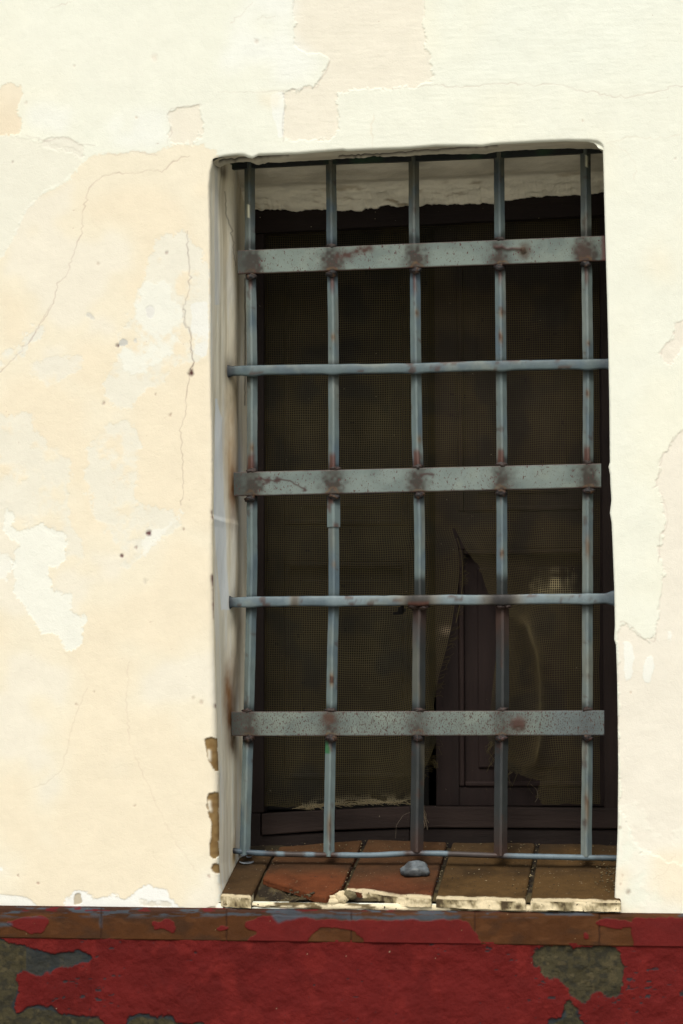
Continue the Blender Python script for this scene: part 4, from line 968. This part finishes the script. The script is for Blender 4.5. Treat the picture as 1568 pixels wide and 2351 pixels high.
slab(g, [(940.3, 1902), (1430, 1905), (1430, 1962), (940.3, 1950)], YF + 0.006, YF + 0.06, wood * 0.8)
g.build('frame_sill', M_wood, window, smooth=False, bevel=0.003)

def shutter(name_label, u0, u1, vt, vb, stile0, stile1, rails, Y, tone, ang=0.0, hinge=None):
    """panelled leaf: two stiles, rails, raised panels and their mouldings"""
    sh = Geo()
    x0 = float(P(u0, 1500, Y)[0]); x1 = float(P(u1, 1500, Y)[0]); zt = float(P(1000, vt, Y)[2]); zb = float(P(1000, vb, Y)[2])
    sa = x0 + stile0; sb = x1 - stile1
    zr = [(float(P(1000, a, Y)[2]), float(P(1000, b, Y)[2])) for a, b in rails]
    T_ = 0.035
    parts = []
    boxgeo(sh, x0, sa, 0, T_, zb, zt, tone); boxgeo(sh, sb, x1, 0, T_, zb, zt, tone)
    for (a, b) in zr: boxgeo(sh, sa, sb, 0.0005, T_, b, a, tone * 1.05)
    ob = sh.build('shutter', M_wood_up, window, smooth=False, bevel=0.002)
    objs = [ob]
    for (a, b) in zip(zr[:-1], zr[1:]):
        z_hi, z_lo = a[1], b[0]
        g1 = Geo(); boxgeo(g1, sa + 0.001, sb - 0.001, 0.016, 0.026, z_lo + 0.001, z_hi - 0.001, tone * 1.1)
        boxgeo(g1, sa + 0.045, sb - 0.045, 0.010, 0.0165, z_lo + 0.045, z_hi - 0.045, tone * 1.1)
        objs.append(g1.build('panel', M_wood_up, ob, smooth=False, bevel=0.004))
        g2 = Geo(); mw = 0.014
        for (xa, xb_, za, zb_2) in ((sa, sa + mw, z_lo, z_hi), (sb - mw, sb, z_lo, z_hi), (sa + mw, sb - mw, z_lo, z_lo + mw), (sa + mw, sb - mw, z_hi - mw, z_hi)):
            boxgeo(g2, xa + 0.0007, xb_ - 0.0007, -0.005, 0.018, za + 0.0007, zb_2 - 0.0007, tone * 1.35)
        objs.append(g2.build('moulding', M_wood_up, ob, smooth=False, bevel=0.004))
    ca, sa_ = math.cos(ang), math.sin(ang); hx = x0 if hinge == 'l' else x1
    for o in objs:
        me = o.data; co = np.empty(len(me.vertices) * 3, np.float32); me.vertices.foreach_get('co', co); co = co.reshape(-1, 3)
        dx = co[:, 0] - hx; dy = co[:, 1].copy()
        co[:, 0] = hx + dx * ca - dy * sa_; co[:, 1] = Y + dx * sa_ + dy * ca
        me.vertices.foreach_set('co', co.ravel()); me.update()
    ob['label'] = name_label
    return ob
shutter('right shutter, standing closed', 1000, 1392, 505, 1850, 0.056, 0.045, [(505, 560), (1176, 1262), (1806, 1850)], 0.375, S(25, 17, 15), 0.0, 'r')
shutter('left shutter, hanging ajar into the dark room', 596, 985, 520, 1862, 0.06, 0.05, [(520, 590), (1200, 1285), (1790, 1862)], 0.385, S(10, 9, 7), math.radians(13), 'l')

# ================================================================== 4. torn insect screen
YSC = 0.345
pu, pv = 5.15, 5.15
nu = int((1384 - 603) / pu); nv = int((1866 - 505) / pv)
UI, VJ = np.meshgrid(603 + pu * np.arange(nu), 500 + pv * np.arange(nv))
U0, V0 = UI.copy(), VJ.copy()
LEDGE = np.array([(1043, 1215), (1050, 1235), (1060, 1262), (1064, 1320), (1060, 1370), (1047, 1430), (1036, 1480), (1022, 1530), (1007, 1580), (996, 1640), (1000, 1680), (1003, 1720), (986, 1760), (966, 1795), (958, 1860)], float)
REDGE = np.array([(1043, 1215), (1068, 1261), (1097, 1299), (1119, 1358), (1138, 1396), (1137, 1500), (1127, 1600), (1118, 1690), (1131, 1728), (1169, 1772), (1238, 1795), (1230, 1830), (1248, 1850), (1250, 1870)], float)
tear = np.concatenate([LEDGE, REDGE[::-1]])
# sag and drag of the cloth
t = sst(1180, 1500, VJ)
V0 += -26 * t * np.exp(-((UI - 1040) / 90) ** 2) * (UI < 1043) + 10 * np.sin((UI - 603) / 180) * sst(900, 1500, VJ) * 0.5
U0 += (np.interp(VJ, LEDGE[:, 1], LEDGE[:, 0]) - 1043) * np.clip((UI - 760) / 283, 0, 1) ** 1.5 * (UI <= 1043) * (VJ > 1215) * 0.9
rU = np.interp(VJ, REDGE[:, 1], REDGE[:, 0])
U0 += np.where((UI > 1043) & (VJ > 1215), (np.minimum(rU, 1142) - 1043) * np.clip((1290 - UI) / 247, 0, 1) ** 1.4, 0)
V0 += np.where((UI > 1043), 18 * sst(1215, 1420, VJ) * np.exp(-((UI - 1120) / 80) ** 2), 0)
U0 += 1.6 * fbm(UI / 70, VJ / 70, 901, 3) * 4; V0 += 1.6 * fbm(UI / 70, VJ / 70, 902, 3) * 4
V0 += (UI - 1000) * -0.022 * sst(1500, 500, VJ)
bottom = np.interp(UI, [603, 700, 768, 860, 960, 1248, 1390], [1864, 1862, 1852, 1848, 1850, 1852, 1856])
V0 = np.where(V0 > bottom - 30, bottom - 30 + 30 * np.tanh((V0 - bottom + 30) / 30), V0)
V0 += 10 * fbm(UI / 26, VJ / 26, 903, 3) * sst(1770, 1850, VJ)
U0 += 10 * fbm(UI / 26, VJ / 26, 904, 3) * sst(1770, 1850, VJ)
YY = YSC + 0.010 * fbm(UI / 220, VJ / 220, 905, 3)
YY += -0.020 * sst(1200, 1450, VJ) * sst(900, 1035, UI) * (UI < 1043)          # left lip curls out
ridge = np.interp(VJ, [1380, 1430, 1500, 1570, 1700, 1770], [1178, 1212, 1234, 1241, 1240, 1226])
fold = np.exp(-((U0 - ridge) / 30) ** 2) * sst(1360, 1440, VJ) * sst(1790, 1720, VJ)
U0 += (ridge - U0) * 0.68 * fold
YY += -0.030 * fold - 0.014 * np.exp(-((UI - 1180) / 70) ** 2) * sst(1250, 1400, VJ)
YY = np.clip(YY, 0.306, 0.366)
edge = np.minimum(UI - 603, 1384 - UI); YY = YSC + (YY - YSC) * np.clip(edge / 40, 0, 1)
N3 = P(U0, V0, YY)
tu = U0 + 6 * fbm(UI / 9, VJ / 9, 906, 2); tv = V0
alive = ~inside(tu, tv, tear)
top_lim = np.interp(U0, [603, 1384], [530, 492]); alive &= V0 > top_lim - 4
alive &= V0 < bottom + 4
alive &= ~inside(tu, tv, [(905, 1410), (925, 1390), (930, 1402), (918, 1412)])
cthr = np.array([0.042, 0.034, 0.0155])
Cn = np.tile(cthr, UI.shape + (1,))
Cn = mixc(Cn, np.array([0.027, 0.024, 0.014]), sst(0, 0.2, fbm(UI / 90, VJ / 90, 907, 3)))
lint = 1.3 * np.exp(-((U0 - 1265 + (1355 - V0) * 0.0) / 46) ** 2) * sst(1285, 1350, V0) * sst(1385, 1362, V0) * (0.15 + 1.1 * vn(U0 / 7, V0 / 60, 908) * vn(U0 / 22, V0 / 12, 918) * 1.6)
Cn = mixc(Cn, np.array([0.07, 0.054, 0.027]), np.clip(fold, 0, 1) * 0.3)  # brightness of the overlapping fold put into the thread colour
Cn = mixc(Cn, np.array([0.30, 0.26, 0.145]), np.clip(lint - 0.12, 0, 0.85))
lint2 = np.exp(-((V0 - bottom + 5) / 14) ** 2) * (vn(U0 / 20, V0 / 8, 909) > 0.4) * (U0 > 690) * (U0 < 960); Cn = mixc(Cn, np.array([0.30, 0.26, 0.16]), lint2 * 0.6)
lint3 = 0.5 * np.exp(-((U0 - 1026) / 14) ** 2 - ((V0 - 1448) / 10) ** 2); Cn = mixc(Cn, np.array([0.3, 0.24, 0.16]), np.clip(lint3, 0, 0.8))
hw = 0.00062
scr = Geo()
def threads(N, ok, Cn, axis_vec, depth):
    """each run of nodes along axis 1 becomes a triangular strand"""
    r, c, _ = N.shape
    prof = np.array([(-hw, 0.0), (hw, 0.0), (0, 0.0009)])
    V = (N[:, :, None, :] + prof[None, None, :, :1] * axis_vec + prof[None, None, :, 1:] * np.array([0, 1.0, 0]) + np.array([0, depth, 0]))
    seg = ok[:, :-1] & ok[:, 1:] & (np.linalg.norm(N[:, 1:] - N[:, :-1], axis=-1) < 0.011)
    i, j = np.nonzero(seg)
    a = (i * c + j) * 3; b = a + 3
    F = np.concatenate([np.stack([a + k, a + (k + 1) % 3, b + (k + 1) % 3, b + k], 1) for k in range(3)])
    return V.reshape(-1, 3), F, np.repeat(Cn.reshape(-1, 3), 3, 0)
cutx = (UI < 1043) & (np.roll(UI, -1, 1) >= 1043) & (VJ > 1215)
alive &= ~cutx
V, F, Cc = threads(N3, alive & (rng.random(alive.shape) > 0.0004), Cn, np.array([0, 0, 1.0]), 0.0); scr.add(V, F, Cc)
NT = N3.transpose(1, 0, 2)
V, F, Cc = threads(NT, alive.T & (rng.random(alive.T.shape) > 0.0004), Cn.transpose(1, 0, 2), np.array([1.0, 0, 0]), 0.0009); scr.add(V, F, Cc)
# frayed ends along the tear and loose strands
def strand(pts, r=0.0006, Y=YSC - 0.01, c=cthr):
    w = P([p[0] for p in pts], [p[1] for p in pts], Y); q = resample(w, 0.006)
    V, F = sweep(q, lambda i, n: np.array([(-r, 0), (r * 0.5, r), (r * 0.5, -r)])); scr.add(V, F, c)
for k in range(60):
    v = rng.uniform(1262, 1600); u = np.interp(v, LEDGE[:, 1], LEDGE[:, 0]); l = rng.uniform(4, 16)
    strand([(u - 8, v + 3), (u + l * 0.5, v - 1 + rng.normal(0, 2)), (u + l, v - 3 + rng.normal(0, 4))], Y=YSC - 0.022)
strand(LEDGE[1:6], 0.0012, YSC - 0.022)
for k in range(26):
    v = rng.uniform(1690, 1800); u = np.interp(v, LEDGE[:, 1], LEDGE[:, 0]); strand([(u - 10, v), (u + rng.uniform(2, 10), v + rng.normal(0, 6)), (u + rng.uniform(4, 16), v + rng.normal(4, 8))], 0.0005)
for k in range(22):
    v = rng.uniform(1700, 1790); u = np.interp(v, REDGE[:, 1], REDGE[:, 0]); strand([(u + 8, v), (u - rng.uniform(0, 10), v + rng.uniform(5, 25)), (u + rng.normal(0, 8), v + rng.uniform(20, 45))], 0.0005)
strand([(1150, 1745), (1190, 1775), (1215, 1792), (1240, 1790), (1265, 1770), (1290, 1735)], 0.0006)
strand([(1218, 1800), (1232, 1812), (1236, 1830), (1228, 1842)], 0.0004, c=np.array([0.12, 0.10, 0.07]))
for k in range(70):
    u = rng.uniform(690, 955); b_ = np.interp(u, [690, 768, 860, 960], [1862, 1852, 1848, 1850]); strand([(u - rng.uniform(5, 25), b_ - rng.uniform(0, 10)), (u, b_ - rng.uniform(2, 14)), (u + rng.uniform(5, 25), b_ - rng.uniform(-2, 8))], 0.0006, YSC - 0.012, np.array([0.20, 0.17, 0.10]))
for k in range(14):
    u = rng.uniform(968, 980); strand([(u - 6, 1852 + rng.uniform(-4, 2)), (u + rng.normal(0, 3), 1870), (u + rng.normal(2, 4), rng.uniform(1885, 1910))], 0.0005, YF - 0.005, np.array([0.16, 0.13, 0.09]))
strand([(948, 1862), (925, 1872), (910, 1895), (908, 1925)], 0.0003, YF - 0.03, np.array([0.12, 0.10, 0.075]))
sc_ = scr.build('insect_screen', M_screen, None, smooth=False)
tag(sc_, 'torn brown wire insect screen sagging open in front of the wooden shutters', 'insect screen')

# ================================================================== 5. grey plug under the middle bar, and crumbs on the sill
c0 = T(955, 2000)
vb, fb = blob((0, 0, 0), (0.031, 0.024, 0.0195), seed=5, n=30, m=40, amp=0.34)
vb[:, 2] = np.where(vb[:, 2] < -0.012, -0.012 + (vb[:, 2] + 0.012) * 0.35, vb[:, 2])
base = P(955, 1989, 0.115); zsill = pf[2] + slope * (base[1] - pf[1])
vb = vb + np.array([base[0], base[1], 0]); vb[:, 2] += zsill + 0.0135
cs = np.tile(W(104, 110, 112), (len(vb), 1)); cs = mixc(cs, W(132, 134, 130), sst(0.0, 0.2, fbm(vb[:, 0] * 90, vb[:, 2] * 140, 951, 4)) * 0.7); cs = mixc(cs, W(70, 72, 72), sst(-0.1, 0.2, fbm(vb[:, 0] * 60, vb[:, 2] * 60, 950, 3)))
g = Geo(); g.add(vb, fb, cs); st = g.build('plug', M_grey)
tag(st, 'rounded grey plug on the tiled sill under the middle bar of the grille', 'plug')

deb = Geo()
def crumb(u, v, r, c):
    p = T(u, v); vb, fb = blob((0, 0, 0), (r * rng.uniform(.7, 1.4), r * rng.uniform(.7, 1.4), r * rng.uniform(.5, .9)), seed=int(rng.integers(999)), n=5, m=6, amp=0.5)
    deb.add(vb + p + np.array([0, 0, r * 0.3 + 0.0015]), fb, c)
pale_c = W(170, 152, 112)
for k in range(60): crumb(min(rng.normal(1396, 12), 1410), rng.uniform(1975, 2050), rng.uniform(0.0007, 0.0022), pale_c * rng.uniform(.15, 0.95) ** 1.3)
for k in range(120): crumb(rng.uniform(590, 1410), rng.normal(1950, 9), rng.uniform(0.0006, 0.0019), pale_c * rng.uniform(.1, 0.8))
for (ua, va, ub, vb_) in ((836, 1929, 790, 2040), (1031, 1940, 997, 2055), (1233, 1940, 1212, 2060)):
    for k in range(26):
        t = rng.random(); crumb(ua + (ub - ua) * t + rng.normal(0, 3), va + (vb_ - va) * t, rng.uniform(0.0008, 0.0022), (pale_c if rng.random() > .6 else W(50, 42, 34)) * rng.uniform(.4, 1))
for k in range(120): crumb(rng.uniform(610, 1400), rng.uniform(1975, 2050), rng.uniform(0.0005, 0.0013), (pale_c if rng.random() > .75 else W(40, 32, 26)) * rng.uniform(.4, 1))
for k in range(60): crumb(rng.uniform(600, 720), rng.uniform(2046, 2070), rng.uniform(0.001, 0.0035), W(88, 76, 52) * rng.uniform(.4, 1.2))
# curled flakes of grey paint in the left corner
for (u, v, a, l, w_) in ((566, 1985, 0.3, 0.034, 0.012), (556, 1968, 1.1, 0.022, 0.010), (572, 1972, -0.4, 0.016, 0.007)):
    p = T(u, v); s = np.linspace(-1, 1, 9); q = np.linspace(-1, 1, 5)
    sg, qg = np.meshgrid(s, q)
    X_ = sg * l / 2; Y_ = qg * w_ / 2 * (1 - 0.5 * sg ** 2); Z_ = 0.004 + 0.003 * sg ** 2 + 0.002 * fbm(sg * 2, qg * 2, 960, 2)
    Vf = np.stack([p[0] + X_ * math.cos(a) - Y_ * math.sin(a), p[1] + X_ * math.sin(a) + Y_ * math.cos(a), p[2] + Z_ + (Y_) * slope], -1)
    deb.add(Vf, gridF(5, 9), W(150, 154, 158)); Vg = Vf.copy(); Vg[..., 2] -= 0.001; deb.add(Vg, gridF(5, 9, flip=True), W(110, 108, 100))
d_ = deb.build('sill_debris', M_grey)
tag(d_, 'pale crumbs of plaster and grey paint flakes scattered on the tiled sill', 'debris', 'stuff')

# ================================================================== 6. surroundings
g = Geo()
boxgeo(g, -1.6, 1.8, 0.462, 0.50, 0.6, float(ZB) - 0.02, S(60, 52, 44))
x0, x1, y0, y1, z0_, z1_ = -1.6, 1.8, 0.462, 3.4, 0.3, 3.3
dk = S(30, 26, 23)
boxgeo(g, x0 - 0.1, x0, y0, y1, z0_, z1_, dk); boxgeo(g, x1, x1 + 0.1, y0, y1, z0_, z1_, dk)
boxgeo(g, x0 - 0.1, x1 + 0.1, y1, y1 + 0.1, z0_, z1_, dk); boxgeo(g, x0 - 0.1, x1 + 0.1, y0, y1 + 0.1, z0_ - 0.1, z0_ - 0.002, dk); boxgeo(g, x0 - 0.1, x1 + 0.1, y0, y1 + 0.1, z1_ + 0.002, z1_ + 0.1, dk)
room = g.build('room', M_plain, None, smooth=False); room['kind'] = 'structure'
g = Geo(); g.add([(-40, -60, 0), (40, -60, 0), (40, 0.4, 0), (-40, 0.4, 0)], np.array([[0, 1, 2, 3]]), W(186, 177, 160))
gr = g.build('pavement', M_plain, None, smooth=False); gr['kind'] = 'structure'

# ================================================================== light, sky, camera
SUN_EL, SUN_AZ = math.radians(48), math.radians(2)           # from the upper left, in front of the wall
dirv = np.array([-math.sin(SUN_AZ) * math.cos(SUN_EL), -math.cos(SUN_AZ) * math.cos(SUN_EL), math.sin(SUN_EL)])   # towards the sun
ld = bpy.data.lights.new('sun', 'SUN'); ld.energy = 1.5; ld.angle = math.radians(22); ld.color = (1.0, 0.975, 0.92)
lo = bpy.data.objects.new('sun', ld); COL.objects.link(lo)
from mathutils import Vector, Matrix
lo.rotation_euler = Vector(-dirv).to_track_quat('-Z', 'Y').to_euler()
wd = bpy.data.worlds.new('World'); SC.world = wd; wd.use_nodes = True
nt = wd.node_tree; bg = nt.nodes['Background']; sk = nt.nodes.new('ShaderNodeTexSky'); sk.sky_type = 'NISHITA'; sk.sun_disc = False
sk.sun_elevation = SUN_EL; sk.sun_rotation = math.atan2(dirv[0], dirv[1]); sk.dust_density = 4.0; sk.ozone_density = 0.6
nt.links.new(sk.outputs[0], bg.inputs[0]); bg.inputs[1].default_value = 0.10

cd = bpy.data.cameras.new('camera'); co = bpy.data.objects.new('camera', cd); COL.objects.link(co)
cd.sensor_fit = 'VERTICAL'; cd.sensor_height = 36.0; cd.lens = 36.0 * FPX / 2351.0; cd.clip_end = 500
Mx = Matrix(((RT[0], UP[0], -FW[0], CAM[0]), (RT[1], UP[1], -FW[1], CAM[1]), (RT[2], UP[2], -FW[2], CAM[2]), (0, 0, 0, 1)))
co.matrix_world = Mx
SC.camera = co
SC.view_settings.view_transform = 'Standard'; SC.view_settings.look = 'None'; SC.view_settings.gamma = 1.0
SC.view_settings.exposure = 0.80
